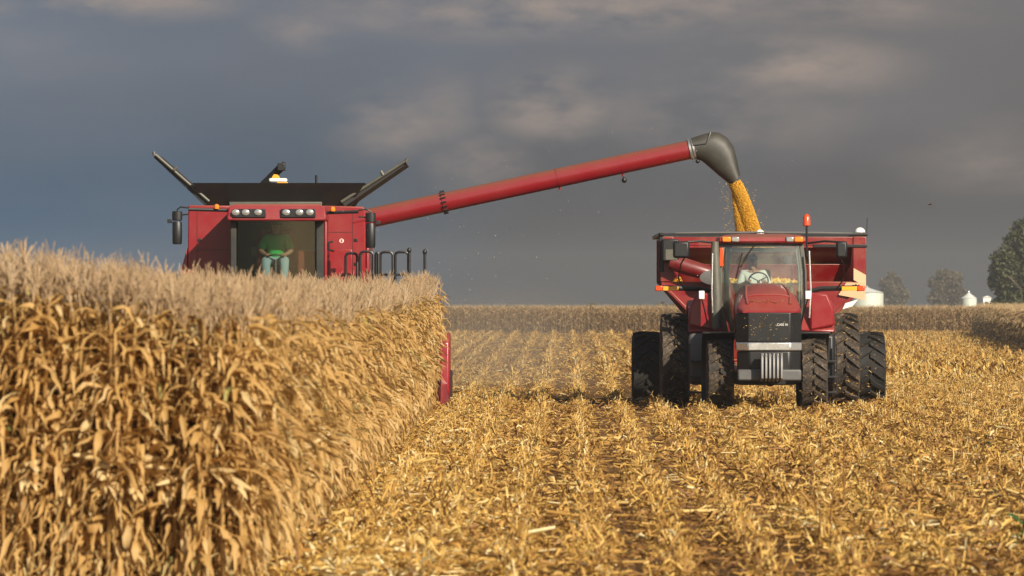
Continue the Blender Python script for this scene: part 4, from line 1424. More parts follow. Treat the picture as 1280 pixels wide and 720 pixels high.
g.box(GX - 0.7, GX + 0.7, CD + 0.9, CD + LEN - 0.95, zb - 0.05, zb)
hop = g.build('hopper', M['cart_red'], gc, 0.012)
g = MB()     # dark top rim and rolled tarp bow
g.box(GX - W - 0.02, GX + W + 0.02, CD - 0.09, CD - 0.01, zt - 0.06, zt - 0.01)
g.box(GX - W - 0.02, GX + W + 0.02, CD + LEN, CD + LEN + 0.07, zt - 0.07, zt)
for s_ in (-1, 1):
    x0, x1 = sorted((s_ * (W - 0.06), s_ * (W + 0.04)))
    g.box(GX + x0, GX + x1, CD - 0.008, CD + LEN - 0.003, zt - 0.068, zt + 0.002)
g.box(GX + 1.0, GX + W + 0.025, CD - 0.095, CD - 0.012, zt - 0.30, zt - 0.235)
g.box(GX - W - 0.03, GX - W + 0.06, CD - 0.1, CD - 0.012, zv + 0.2, zt - 0.08)
g.build('rim', M['black'], gc, 0.012)
g = MB()
g.tube([G(-W + 0.3, 0.03, zt - 0.015), G(-1.1, 0.03, zt + 0.0), G(0, 0.03, zt + 0.005), G(1.1, 0.03, zt + 0.0), G(W - 0.25, 0.03, zt - 0.015)], 0.025, 8)
g.build('tarp_roll', M['grey'], gc)
MB().ball(G(W - 0.12, -0.03, zt + 0.01), 0.11, 0.1, 0.10, 12, 5, 0, PI / 2).build('end_cap', M['white'], gc)
MB().tube([G(W + 0.02, 0, zt), G(W + 0.03, 0, zt + 0.30)], 0.008, 5).build('aerial', M['black'], gc)
# folded unloading auger at the cart's far left front corner, dark hood
g = MB().box(GX - W + 0.02, GX - W + 0.36, CD - 0.42, CD - 0.10, cz(327, CD), cz(299, CD))
sp = g.build('auger_hood', M['black_plastic'], gc, 0.03)
MB().box(GX - W + 0.09, GX - W + 0.33, CD - 0.428, CD - 0.421, cz(325, CD), cz(312, CD)).build('hood_patch', M['olive'], sp)
MB().tube([G(-W + 0.2, -0.25, cz(327, CD)), G(-1.5, -0.3, cz(335, CD)), G(-0.9, -0.3, cz(345, CD)), G(-0.3, 0.2, 1.2)], 0.17, 14).build('unloading_auger', M['shaded_red'], gc)
# badge, decals, reflectors
bo = MB().lathe([(0.30, 0), (0.30, 0.012), (0.27, 0.016)], (0, 0, 0), 'y', 28)
bo.v = [(GX - 1.02 + a * 0.95, CD - 0.49 - b_, cz(347, CD) + c * 0.5) for a, b_, c in bo.v]
bo.build('badge', M['grey'], gc)
g = MB()
for s_ in (1,):
    zc = cz(345, CD)
    g.hexa([G(s_ * 1.83, -0.078, zc - 0.08), G(s_ * 2.08, -0.078, zc - 0.22), G(s_ * 2.08, -0.071, zc - 0.22), G(s_ * 1.83, -0.071, zc - 0.08),
            G(s_ * 1.83, -0.078, zc + 0.16), G(s_ * 2.08, -0.078, zc + 0.02), G(s_ * 2.08, -0.071, zc + 0.02), G(s_ * 1.83, -0.071, zc + 0.16)])
g.build('decal', M['cream'], gc)
# swoosh panel with dark and white strokes below the right corner


def wing_pt(x, t):    # point just ahead of the right lower wing, t 0 at its top edge
    za, zb_ = zv - 0.004, cz(398, CD)
    xx = x
    f = t
    return G(xx, -0.075 + 0.14 * f, za + (zb_ - za) * f)


g = MB()
g.hexa([G(1.52, -0.10, zv - 0.27), G(2.05, -0.125, zv - 0.37), G(2.05, -0.115, zv - 0.37), G(1.52, -0.09, zv - 0.27),
        G(1.68, -0.125, zv - 0.02), G(2.06, -0.135, zv - 0.02), G(2.06, -0.125, zv - 0.02), G(1.68, -0.115, zv - 0.02)])
dp = g.build('decal_panel', M['cream'], gc)
g = MB()
for k in range(5):
    a = 0.2 + k * 0.5
    g.tube([G(1.82 + 0.10 * math.cos(a), -0.142, zv - 0.19 + 0.11 * math.sin(a)), G(1.9 + 0.12 * math.cos(a + 0.5), -0.146, zv - 0.19 + 0.13 * math.sin(a + 0.5))], 0.022, 6)
g.build('decal_strokes', M['black'], dp)
MB().hexa([G(1.60, -0.13, zv - 0.56), G(1.80, -0.13, zv - 0.50), G(1.80, -0.12, zv - 0.50), G(1.60, -0.12, zv - 0.56), G(1.66, -0.13, zv - 0.44), G(1.92, -0.13, zv - 0.36), G(1.92, -0.12, zv - 0.36), G(1.66, -0.12, zv - 0.44)]).build('decal', M['white'], gc)
for s_ in (-1, 1):
    x0, x1 = sorted((s_ * 1.42, s_ * 1.75))
    MB().box(GX + x0, GX + x1, CD - 0.16, CD - 0.13, cz(398, CD), cz(394, CD)).build('reflector', M['yellow'], gc, 0.004)
MB().box(GX + 1.35, GX + 1.53, CD - 0.14, CD - 0.11, cz(408, CD), cz(402, CD)).build('step_plate', M['white'], gc, 0.004)
MB().box(GX + 1.33, GX + 1.50, CD - 0.14, CD - 0.11, cz(415, CD), cz(410, CD)).build('step_plate', M['white'], gc, 0.004)
# frame, tongue, axle, wheels
g = MB()
g.box(GX - 0.75, GX + 0.75, CD + 0.9, CD + LEN - 0.6, 0.74, 0.89)
g.tube([G(-0.6, 1.2, 0.8), G(0, -3.2, 0.55)], 0.11, 8)
g.tube([G(0.6, 1.2, 0.8), G(0, -3.2, 0.55)], 0.11, 8)
g.box(GX - 2.35, GX + 2.35, CD + 2.3, CD + 2.55, 0.62, 0.86)
g.build('frame', M['cart_red'], gc, 0.02)
for s_ in (-1, 1):
    tyre(gc, G(s_ * 2.30, 2.42, 0.76), 0.76, 0.62, 17, M['tyre'], s_, 0.06, rim_mat=M['white'], straw=110 if s_ > 0 else 25)

# corn: heap in the cart, falling stream from the spout
AD = 116.2      # distance of the combine's auger
tipx, tipz = cx(919, AD), cz(226, AD)
V, Fk, Tk = [], [], []
octa = np.array([(1, 0, 0), (0, 1, 0), (-1, 0, 0), (0, -1, 0), (0, 0, 0.8), (0, 0, -0.8)])
oq = np.array([(0, 1, 4, 4), (1, 2, 4, 4), (2, 3, 4, 4), (3, 0, 4, 4), (1, 0, 5, 5), (2, 1, 5, 5), (3, 2, 5, 5), (0, 3, 5, 5)])
boxk = np.array([(x, y, z) for z in (-0.55, 0.55) for x, y in ((-1, -0.8), (1, -0.8), (0.75, 0.8), (-0.75, 0.8))])
boxf = np.array([(3, 2, 1, 0), (4, 5, 6, 7), (0, 1, 5, 4), (1, 2, 6, 5), (2, 3, 7, 6), (3, 0, 4, 7)])
nk = 52000
zlow = cz(300, AD)
f = RNG.uniform(0, 1, nk) ** 0.9
main = RNG.uniform(0, 1, nk) < 0.72
ang = RNG.uniform(0, 2 * PI, nk)
rad = np.sqrt(RNG.uniform(0, 1, nk))
xm = cx(917.5, AD) + (cx(943, AD) - cx(917.5, AD)) * f ** 0.85
rm = 0.12 + 0.08 * f
xs2 = cx(911, AD) + (cx(925, AD) - cx(911, AD)) * f
rs2 = 0.03 + 0.13 * f
x = np.where(main, xm + ang * 0 + np.cos(ang) * rad * rm, xs2 + np.cos(ang) * rad * rs2 + 0.09)
y = AD + np.sin(ang) * rad * np.where(main, rm * 1.3, rs2 * 1.2)
ztop = np.where(main, tipz - 0.02 + (x - tipx) * 0.45, tipz - 0.22)
z = ztop + (zlow - ztop) * f
sprd = RNG.uniform(0, 1, nk) < 0.008
x = np.where(sprd, x + RNG.normal(-0.05, 0.14, nk), x)
pos = np.stack([x, y, z], 1)
# heap in the cart
nh = 9000
a2 = RNG.uniform(0, 2 * PI, nh)
rr2 = np.sqrt(RNG.uniform(0, 1, nh))
ph = np.stack([GX - 0.05 + np.cos(a2) * rr2 * 1.7, CD + 2.6 + np.sin(a2) * rr2 * 2.3, zt - 0.10 - rr2 * 0.9 + RNG.normal(0, 0.012, nh)], 1)
kp = boxk * 0.0058
Vk, Fq, Tt = scatter([(kp, boxf, np.zeros(6))], np.zeros(nk, int), pos, RNG.uniform(0, 6.28, nk), RNG.uniform(0.9, 1.7, nk), np.clip(RNG.normal(0.6, 0.25, nk), 0, 1), RNG.normal(0, 0.5, (nk, 2)))
o = link('falling_corn', np_mesh('falling_corn', Vk, Fq, Tt, M['kernel']))
tag(o, 'golden stream of shelled corn falling from the grey spout', 'grain', None, 'stuff')
Vk, Fq, Tt = scatter([(boxk * 0.03, boxf, np.zeros(6))], np.zeros(nh, int), ph, RNG.uniform(0, 6.28, nh), RNG.uniform(0.8, 1.6, nh), np.clip(RNG.normal(0.6, 0.2, nh), 0, 1), RNG.normal(0, 0.3, (nh, 2)))
cone = MB().lathe([(1.75, zt - 1.05), (1.0, zt - 0.62), (0.4, zt - 0.3), (0.02, zt - 0.12)], (GX - 0.05, CD + 2.6, 0), 'z', 32)
cv = np.array(cone.v)
cf = np.array([q_ for q_ in cone.f if len(q_) == 4])
o = link('corn_heap', np_mesh('corn_heap', np.concatenate([Vk, cv]), np.concatenate([Fq, cf + len(Vk)]), np.concatenate([Tt, np.full(len(cf), 0.5)]), M['kernel']))
tag(o, 'heap of yellow shelled corn inside the red grain cart', 'grain', None, 'stuff')

# ------------------------------------------------------------------ combine harvester
BD = 116.0                                 # distance of the body front
KX = cx(346, BD)
cb = empty('combine_harvester', (KX, BD + 2.5, 0), 'red combine harvester with raised black tank flaps, cutting the standing corn', 'combine harvester')


def B(px, py, d=BD):
    return (cx(px, d), d, cz(py, d))


# body: two front panels beside the cab, sides and rear
xl, xr = cx(234, BD), cx(457, BD)
zt_b = cz(257, BD)
g = MB()
g.prism([(xl, 1.9), (xl + 0.02, cz(256.5, BD)), (cx(290, BD), zt_b), (cx(290, BD), 1.9)], 'y', BD, BD + 0.12)
g.prism([(cx(403, BD), 1.9), (cx(403, BD), zt_b), (xr - 0.04, zt_b - 0.02), (xr, zt_b - 0.12), (xr, 1.9)], 'y', BD, BD + 0.12)
g.box(xl + 0.01, xr - 0.01, BD + 0.13, BD + 5.2, 1.5, zt_b - 0.06)
body = g.build('body', M['red_dusty'], cb, 0.03)
g = MB()
g.prism([(xl - 0.12, 1.3), (xl - 0.12, cz(335, BD)), (xl - 0.004, cz(310, BD)), (xl - 0.004, 1.3)], 'y', BD + 0.02, BD + 3.8)
g.build('side_shield', M['red'], cb, 0.02)
g = MB()
g.box(xr - 0.001 + 0.003, xr + 0.06, BD + 0.3, BD + 3.8, 1.6, cz(300, BD))
g.build('side_shield', M['red'], cb, 0.02)
MB().box(cx(411, BD), cx(440, BD), BD - 0.022, BD - 0.003, cz(352, BD), cz(312, BD)).build('lower_panel', M['red'], body, 0.01)
sk = MB().lathe([(0.045, 0), (0.045, 0.006)], (cx(427, BD), BD - 0.010, cz(301, BD)), 'y', 20)
st = sk.build('sticker', M['white'], body)
MB().box(cx(425.7, BD), cx(428.2, BD), BD - 0.0145, BD - 0.0110, cz(303, BD), cz(299, BD)).build('sticker_mark', M['orange'], st)
g = MB()
for x0_, x1_, y0_, y1_ in ((409.5, 410.1, 345, 262), (440.6, 441.2, 345, 262), (410.2, 440.5, 290.6, 290.0), (441.3, 455, 318.4, 317.8), (246.0, 246.6, 345, 262), (246.7, 287, 312.6, 312.0)):
    MB().box(cx(x0_, BD), cx(x1_, BD), BD - 0.0045, BD - 0.0022, cz(y0_, BD), cz(y1_, BD)).build('panel_seam', M['black'], body)
for px, py in ((444, 300), (444, 330), (249, 300)):
    MB().box(cx(px, BD) - 0.02, cx(px, BD) + 0.05, BD - 0.025, BD - 0.003, cz(py, BD) - 0.03, cz(py, BD) + 0.03).build('latch', M['black'], body, 0.008)
# tank extension
zx0, zx1 = cz(256, BD) - 0.02, cz(228.5, BD)
g = MB()


def ext_ring(px0, px1, y0, y1, z):
    x0, x1 = cx(px0, BD), cx(px1, BD)
    return [(x0, y0, z), (x1, y0, z), (x1, y1, z), (x0, y1, z)]


g.loft([ext_ring(258, 437, BD + 0.5, BD + 3.2, zx0), ext_ring(240, 456, BD + 0.1, BD + 3.6, zx1),
        ext_ring(242, 454, BD + 0.14, BD + 3.56, zx1 + 0.0), ext_ring(262, 433, BD + 0.56, BD + 3.14, zx0 + 0.03)], True)
g.build('grain_tank_extension', M['tank_black'], cb, 0.0)
MB().box(cx(286, BD), cx(402, BD), BD + 0.15, BD + 0.45, zt_b - 0.055, cz(252, BD)).build('tank_sill', M['olive'], cb, 0.015)
# the side flaps: panels leaning far outwards
for (p0, p1) in (((258, 254), (192, 194)), ((428, 255), (507, 202.5))):
    a0, a1 = Vector(B(*p0)), Vector(B(*p1))
    dr = (a1 - a0).normalized()
    nn = Vector((-dr.z, 0, dr.x))
    if nn.z < 0:
        nn = -nn
    t = 0.045
    g = MB()
    pts = []
    for e in (a0, a1):
        tt = t * (1.5 if e is a0 else 0.9)
        for yy, sgn in ((0.35, -1), (2.6, -1), (2.6, 1), (0.35, 1)):
            ydel = yy
            pts.append((e.x + nn.x * tt * sgn, BD + ydel, e.z + nn.z * tt * sgn))
    g.hexa(pts)
    fl = g.build('tank_flap', M['tank_black'], cb, 0.01)
    g = MB()
    g.tube([a0 + Vector((0, 0.30, 0)) + nn * 0.06, a1 + Vector((0, 0.30, 0)) + nn * 0.03], 0.03, 8)
    g.tube([a0 + (a1 - a0) * 0.66 + Vector((0, 0.28, 0)) + nn * 0.04, a0 + (a1 - a0) * 0.66 + Vector((0, 0.28, 0)) + nn * 0.14], 0.035, 8)
    g.tube([a1 + Vector((0, 0.3, 0)), a1 + Vector((0, 0.3, 0)) + dr * 0.07 + nn * 0.05], 0.035, 8)
    g.build('flap_rail', M['olive'], fl)
# elevator tube at the tank's top with its pale cover
a0, a1 = Vector(B(322, 231)), Vector(B(349, 205))
g = MB().tube([a0 + Vector((0, 1.8, 0)), a1 + Vector((0, 1.6, 0))], 0.085, 10)
el = g.build('elevator_tube', M['tank_black'], cb)
g = MB()
g.box(a1.x - 0.10, a1.x + 0.06, BD + 1.45, BD + 1.75, a1.z - 0.10, a1.z + 0.06)
g.tube([a1 + Vector((0.0, 1.5, 0.05)), a1 + Vector((0.06, 1.5, 0.09))], 0.03, 6)
g.build('tube_head', M['black'], el, 0.02)
MB().box(cx(333, BD), cx(356, BD), BD + 1.15, BD + 1.4, cz(226, BD), cz(221, BD)).build('tank_lamp', M['white'], cb, 0.03)
g = MB().prism([(cx(336, BD), cz(221, BD) + 0.002), (cx(347, BD), cz(221, BD) + 0.002), (cx(344, BD), cz(216.5, BD)), (cx(339, BD), cz(216, BD))], 'y', BD + 1.18, BD + 1.36)
g.box(cx(343, BD), cx(357, BD), BD + 1.16, BD + 1.39, cz(229, BD), cz(226.2, BD))
g.build('tank_beacon', M['yellow'], cb, 0.01)
MB().tube([(cx(394, BD), BD + 0.6, zx1 - 0.1), (cx(394, BD), BD + 0.6, cz(218, BD))], 0.03, 6).build('aerial', M['black'], cb)

# cab: stands ahead of the body
KD = 114.6
cl, cr = cx(288, KD), cx(405, KD)
zc0, zc1 = 1.85, cz(276, KD)
zr = cz(259, KD)
g = MB()
for x, w in ((cl, 0.12), (cr - 0.16, 0.16)):
    g.box(x, x + w, KD, KD + 0.14, zc0, zc1)
for x in (cl, cr - 0.1):
    g.box(x, x + 0.1, BD - 0.16, BD - 0.005, zc0, zc1)
g.box(cl, cr, KD + 0.004, BD - 0.005, zc0 - 0.12, zc0 - 0.003)
g.box(cl + 0.105, cr - 0.105, BD - 0.06, BD - 0.006, zc0, zc1)     # rear bulkhead of the cab
kcab = g.build('cab_frame', M['dark_interior'], cb, 0.02)
MB().box(cr - 0.005 + 0.008, cr + 0.06, KD - 0.02, KD + 0.2, zc0, zc1 - 0.01).build('door_pillar', M['red_dusty'], cb, 0.02)
g = MB()
n = 10
outer = []
for z in (zc0 + 0.0, zc1 - 0.005):
    ring = []
    for i in range(n + 1):
        f_ = i / n
        ring.append((cl + 0.12 + (cr - cl - 0.28) * f_, KD + 0.05 - 0.22 * math.sin(PI * f_), z))
    ring += [(q_[0], q_[1] + 0.01, q_[2]) for q_ in ring[::-1]]
    outer.append(ring)
g.loft(outer)
g.build('windscreen', M['dark_glass'], kcab, 0, True, 60)
for x in (cl + 0.01, cr - 0.03):
    MB().box(x, x + 0.012, KD + 0.15, BD - 0.17, zc0 + 0.05, zc1 - 0.02).build('side_window', M['dark_glass'], kcab)
# roof with lamps
g = MB()
g.loft([[(cl - 0.05, KD - 0.28, z0_), (cr + 0.05, KD - 0.28, z0_), (cr + 0.05, BD - 0.01, z0_), (cl - 0.05, BD - 0.01, z0_)] if k == 0 else
        [(cl - e_, KD - 0.28 + k * 0.02, z0_), (cr + e_, KD - 0.28 + k * 0.02, z0_), (cr + e_, BD - 0.01, z0_), (cl - e_, BD - 0.01, z0_)]
        for k, (z0_, e_) in enumerate(((zc1, 0.05), (zc1 + 0.08, 0.06), (zr, 0.03), (zr + 0.06, -0.1)))])
kroof = g.build('cab_roof', M['red_dusty'], cb, 0.03)
for (p0, p1, lamps) in ((292, 333, (295.5, 308, 323.5)), (352, 395, (358.5, 375, 388))):
    g = MB().box(cx(p0, KD), cx(p1, KD), KD - 0.315, KD - 0.262, cz(272, KD), cz(261.5, KD))
    pan = g.build('lamp_panel', M['black_plastic'], kroof, 0.01)
    for lp in lamps:
        g = MB()
        c = (cx(lp, KD), KD - 0.32, cz(265.8, KD))
        ry = 0.082
        rings = []
        for rad_, off in ((1.0, 0.0), (0.95, -0.02), (0.7, -0.032), (0.02, -0.038)):
            rings.append([(c[0] + ry * rad_ * math.cos(2 * PI * k / 20), c[1] + off, c[2] + 0.066 * rad_ * math.sin(2 * PI * k / 20)) for k in range(20)])
        g.loft(rings)
        g.build('work_lamp', M['lens'], pan)
# mirror arms, amber lamps, mirrors
for s_, lampx, ax, mx_, my0, my1 in ((-1, 271, 236, 222, 277, 305.5), (1, 416, 448, 463.5, 279, 310)):
    d = KD - 0.1
    xin = cl - 0.02 if s_ < 0 else cr + 0.02
    g = MB()
    zz = cz(263 if s_ < 0 else 266, d)
    g.tube([(xin, d, zz), (cx(ax, d), d - 0.1, zz + 0.02)], 0.035, 8)
    xo = cx(mx_, d)
    g.tube([(cx(ax, d), d - 0.1, zz + 0.05), (cx(ax, d) + s_ * 0.16, d - 0.1, zz + 0.07), (xo, d - 0.1, zz + 0.02), (xo, d - 0.1, zz - 0.08)], 0.018, 6)
    g.tube([(cx(ax, d), d - 0.1, zz - 0.08), (cx(ax, d) + s_ * 0.12, d - 0.1, zz - 0.09), (xo + 0.0, d - 0.1, zz - 0.12)], 0.018, 6)
    arm = g.build('mirror_arm', M['black'], cb)
    MB().lathe([(0.05, zz + 0.03), (0.055, zz + 0.05), (0.05, zz + 0.11), (0.01, zz + 0.13)], (cx(lampx, d), d - 0.08, 0), 'z', 14).build('turn_lamp', M['amber'], arm)
    for nm, p0, p1, w in (('wide_mirror', my0 - 13, my0 - 1, 0.105), ('mirror', my0, my1, 0.10)):
        g = MB()
        z0_, z1_ = cz(p1, d), cz(p0, d)
        rings = []
        for f_, e_ in ((0, 0.8), (0.06, 0.97), (0.5, 1), (0.94, 0.97), (1, 0.8)):
            zq = z0_ + (z1_ - z0_) * f_
            rings.append([(xo + w * e_ * math.cos(2 * PI * k / 16), d - 0.14 + 0.07 * e_ * math.sin(2 * PI * k / 16), zq) for k in range(16)])
        g.loft(rings)
        g.build(nm, M['black_plastic'], arm)
    MB().box(xo + s_ * 0.10 if s_ > 0 else xo - 0.2, xo + 0.2 if s_ > 0 else xo - 0.10, d - 0.16, d - 0.1, cz(my0 + 2, d), cz(my0 - 3, d)).build('mirror_bracket', M['black'], arm, 0.01)
# inside: seat, console, column
sxm = cx(343, KD)
g = MB()
g.box(sxm - 0.28, sxm + 0.28, KD + 0.62, KD + 1.05, 2.68, 2.82)
g.build('seat', M['seat'], cb, 0.04)
g = MB().hexa([(sxm - 0.42, KD + 1.02, 2.8), (sxm + 0.45, KD + 1.02, 2.8), (sxm + 0.45, KD + 1.16, 2.8), (sxm - 0.42, KD + 1.16, 2.8),
               (sxm - 0.36, KD + 1.10, 3.62), (sxm + 0.38, KD + 1.10, 3.62), (sxm + 0.38, KD + 1.22, 3.62), (sxm - 0.36, KD + 1.22, 3.62)])
g.build('seat_back', M['seat'], cb, 0.14)
MB().box(cx(371, KD), cx(394, KD), KD + 0.45, KD + 0.9, 2.4, cz(313, KD)).build('console', M['seat'], cb, 0.03)
g = MB()
wc = Vector((sxm, KD + 0.46, 2.98))
ring = [wc + Vector((0.2 * math.cos(2 * PI * k / 24), -0.14 * math.sin(2 * PI * k / 24), 0.11 * math.sin(2 * PI * k / 24))) for k in range(25)]
g.tube(ring, 0.016, 8)
g.tube([wc, wc + Vector((0, -0.22, -0.9))], 0.04, 8)
for a in (0.5, 2.6, 4.7):
    g.tube([wc, wc + Vector((0.2 * math.cos(a), -0.14 * math.sin(a), 0.11 * math.sin(a)))], 0.012, 6)
g.build('steering_wheel', M['black_plastic'], cb)
MB().box(cx(312, KD), cx(320, KD), KD + 0.3, KD + 0.36, cz(320, KD), cz(308, KD)).build('monitor', M['dark_interior'], cb, 0.02)
driver((sxm, KD + 0.88, 2.94), 0.0, M['green_cloth'], M['jeans'], 'combine driver in a green shirt and pale jeans behind the dark windscreen', False, 0.0, 0.12, 1.08)

# unloading auger with flanges, spout
A0, A1 = Vector((cx(440, AD), AD, cz(277.5, AD))), Vector((cx(862, AD), AD, cz(187, AD)))
ad_ = (A1 - A0).normalized()
rt = 0.205
fl = (Vector((cx(555, AD), AD, 0)) - A0).dot(Vector((1, 0, 0))) / ad_.x
seg2 = (cx(697, AD) - A0.x) / ad_.x
seg3 = (cx(776, AD) - A0.x) / ad_.x
tot = (A1 - A0).length
g = MB().tube([A0, A0 + ad_ * (fl - 0.02)], rt * 1.0, 28)
g.tube([A0 + ad_ * (fl + 0.02), A0 + ad_ * tot], rt * 0.97, 28)
aug = g.build('unloading_auger', M['auger_red'], cb)
g = MB()
g.tube([A0 + ad_ * (fl - 0.035), A0 + ad_ * (fl + 0.035)], rt * 1.10, 28)
u_ = Vector((0, 1, 0))
w_ = ad_.cross(u_)
bolts = MB()
for k in range(16):
    a = 2 * PI * k / 16
    c = A0 + ad_ * fl + (u_ * math.cos(a) + w_ * math.sin(a)) * rt * 1.13
    bolts.tube([c - ad_ * 0.05, c + ad_ * 0.05], 0.02, 6)
fla = g.build('flange', M['auger_red'], aug)
bo_ = bolts.build('bolts', M['black'], fla)
bo_['kind'] = 'stuff'
for s3, rr_ in ((seg2, 1.03), (seg3, 1.0)):
    g = MB().tube([A0 + ad_ * (s3 - 0.015), A0 + ad_ * (s3 + 0.015)], rt * rr_, 28)
    c = A0 + ad_ * s3 + w_ * rt * (1.0 if w_.z < 0 else -1.0)
    g.tube([c, c - Vector((0, 0, 0.05))], 0.03, 6)
    g.build('seam_band', M['auger_red'], aug)
c = A0 + ad_ * seg3
sg = -1 if w_.z > 0 else 1
g = MB()
g.tube([c + w_ * sg * rt, c + w_ * sg * (rt + 0.09)], 0.02, 6)
g.ball(tuple(c + w_ * sg * (rt + 0.13)), 0.055, 0.05, 0.06)
g.build('hanging_lamp', M['black'], aug)
g = MB()
for q_ in (-0.01, 0.06):
    g.tube([A1 + ad_ * q_, A1 + ad_ * (q_ + 0.04)], rt * 1.09, 28)
g.build('end_ring', M['steel'], aug)


def pxp(x, y):
    return Vector((cx(x, AD), AD, cz(y, AD)))


tops = [(864, 172.5), (878, 168), (890, 164.8), (899, 165.6), (909, 172), (917, 182.5), (921.5, 200), (925.6, 219)]
bots = [(868, 197), (871, 199), (876, 200.5), (882, 205), (890, 212), (898, 219), (906, 225.5), (914, 231.5)]
rings = []
for (tx, ty), (bx_, by) in zip(tops, bots):
    a_, b_ = pxp(tx, ty), pxp(bx_, by)
    mid = (a_ + b_) / 2
    hv = (a_ - b_) / 2
    dep = 0.215
    rings.append([tuple(mid + hv * (math.copysign(abs(math.cos(2 * PI * k / 24)) ** 0.8, math.cos(2 * PI * k / 24))) + Vector((0, dep, 0)) * math.sin(2 * PI * k / 24)) for k in range(24)])
inner = []
for (tx, ty), (bx_, by) in list(zip(tops, bots))[::-1][:4]:
    a_, b_ = pxp(tx, ty), pxp(bx_, by)
    mid = (a_ + b_) / 2
    hv = (a_ - b_) / 2 * 0.9
    inner.append([tuple(mid + hv * math.cos(2 * PI * k / 24) + Vector((0, 0.195, 0)) * math.sin(2 * PI * k / 24)) for k in range(24)])
spo = MB().loft(rings + inner).build('spout', M['rubber_spout'], aug, 0, True, 50)
g = MB()
g.tube([pxp(888, 166) + Vector((0, -0.17, 0)), pxp(884, 176) + Vector((0, -0.225, 0)), pxp(882, 180) + Vector((0, -0.225, 0)), pxp(866, 182) + Vector((0, -0.225, 0))], 0.012, 6)
g.build('spout_seam', M['black'], spo)
MB().ball(tuple(pxp(872, 200.5) + Vector((0, -0.05, -0.02))), 0.045, 0.04, 0.045).build('spout_latch', M['black'], spo)

# handrails of the platform and the ladder
RD = 114.8
g = MB()
for p0, p1, py0, dd in ((432, 446.5, 316.5, 0), (450, 466.5, 314.5, 0.4), (470, 473, 316, 0.4), (475.5, 491, 315, 0.8), (494, 510.5, 315, 0.8)):
    d = RD + dd
    x0, x1 = cx(p0, d), cx(p1, d)
    z = cz(py0, d)
    r3 = min(0.07, (x1 - x0) / 2.2)
    g.tube([(x0, d, 1.75), (x0, d, z - r3), (x0 + r3 * 0.3, d, z - r3 * 0.3), (x0 + r3, d, z), (x1 - r3, d, z), (x1 - r3 * 0.3, d, z - r3 * 0.3), (x1, d, z - r3), (x1, d, 1.75)], 0.028, 8)
for p0, py0 in ((511.5, 313), (531, 315)):
    x0 = cx(p0, RD)
    g.tube([(x0, RD, 1.75), (x0, RD, cz(py0, RD))], 0.03, 8)
    g.ball((x0, RD, cz(py0, RD)), 0.045, 0.045, 0.06)
g.tube([(cx(535, RD), RD, 1.0), (cx(535, RD), RD, cz(348, RD)), (cx(538, RD), RD, cz(346, RD)), (cx(543, RD), RD, cz(346.5, RD)), (cx(546, RD), RD, cz(350, RD)), (cx(546.5, RD), RD, 0.8)], 0.026, 8)
g.tube([(cx(476, RD), RD + 0.8, cz(343, RD)), (cx(512, RD), RD + 0.8, cz(343, RD))], 0.024, 8)
g.build('handrail', M['black'], cb)
MB().box(cx(458, RD), cx(540, RD), RD - 0.1, RD + 1.1, 1.66, 1.75).build('platform', M['black'], cb, 0.01)
g = MB()
for k in range(5):
    g.box(cx(518, RD), cx(544, RD), RD - 0.25, RD - 0.02, 0.45 + 0.27 * k, 0.49 + 0.27 * k)
for x in (cx(518, RD), cx(544, RD)):
    g.box(x - 0.02, x + 0.02, RD - 0.16, RD - 0.1, 0.4, 1.7)
g.build('ladder', M['black'], cb)
g = MB().tube([(cx(416, BD), BD - 0.15, cz(302, BD)), (cx(411, BD), BD - 0.2, cz(303, BD)), (cx(411, BD), BD - 0.2, cz(312, BD)), (cx(418, BD), BD - 0.2, cz(314, BD))], 0.025, 6)
g.build('grab_handle', M['black'], body)
# running gear
for s_ in (-1, 1):
    tyre(cb, (KX + s_ * 1.45, BD + 1.2, 0.95), 0.95, 0.75, 20, M['muddy_tyre'], s_, 0.06, rim_mat=M['grey'])
    tyre(cb, (KX + s_ * 1.25, BD + 4.6, 0.62), 0.62, 0.45, 18, M['tyre'], s_, 0.05, rim_mat=M['grey'])
g = MB().box(KX - 1.3, KX + 1.3, BD + 1.05, BD + 1.35, 0.75, 1.1)
g.box(KX - 1.15, KX + 1.15, BD + 4.5, BD + 4.7, 0.52, 0.72)
g.box(KX - 0.9, KX + 0.9, BD + 0.2, BD + 5.0, 1.1, 1.5)
g.build('axles', M['black'], cb)
# corn head
HD = 111.2
hx0, hx1 = -8.75, cx(562.5, HD)
g = MB()
g.prism([(HD + 1.6, 0.3), (HD + 1.75, 1.1), (HD + 1.6, 1.15), (HD + 1.2, 0.45), (HD + 0.5, 0.35), (HD + 0.5, 0.25)], 'x', hx0 + 0.03, hx1 - 0.03)
head = g.build('corn_head', M['red'], cb)
g = MB()
g.tube([(hx0 + 0.1, HD + 0.95, 0.75), (hx1 - 0.1, HD + 0.95, 0.75)], 0.22, 16)
g.build('cross_auger', M['black'], head)
for k in range(11):
    x = hx1 - 0.03 - 0.36 - 0.72 * (k - 0.5) if k else hx1 - 0.17
    w = 0.24 if k else 0.16
    if x - w < hx0:
        continue
    rings = []
    for y, ww, z1 in ((HD + 0.55, w, 0.75), (HD - 0.1, w * 0.95, 0.62), (HD - 0.7, w * 0.6, 0.38), (HD - 1.2, 0.03, 0.14)):
        rings.append([(x - ww, y, 0.10), (x + ww, y, 0.10), (x + ww * 0.8, y, z1 * 0.8), (x, y, z1), (x - ww * 0.8, y, z1 * 0.8)])
    MB().loft(rings).build('snout', M['red'], head)
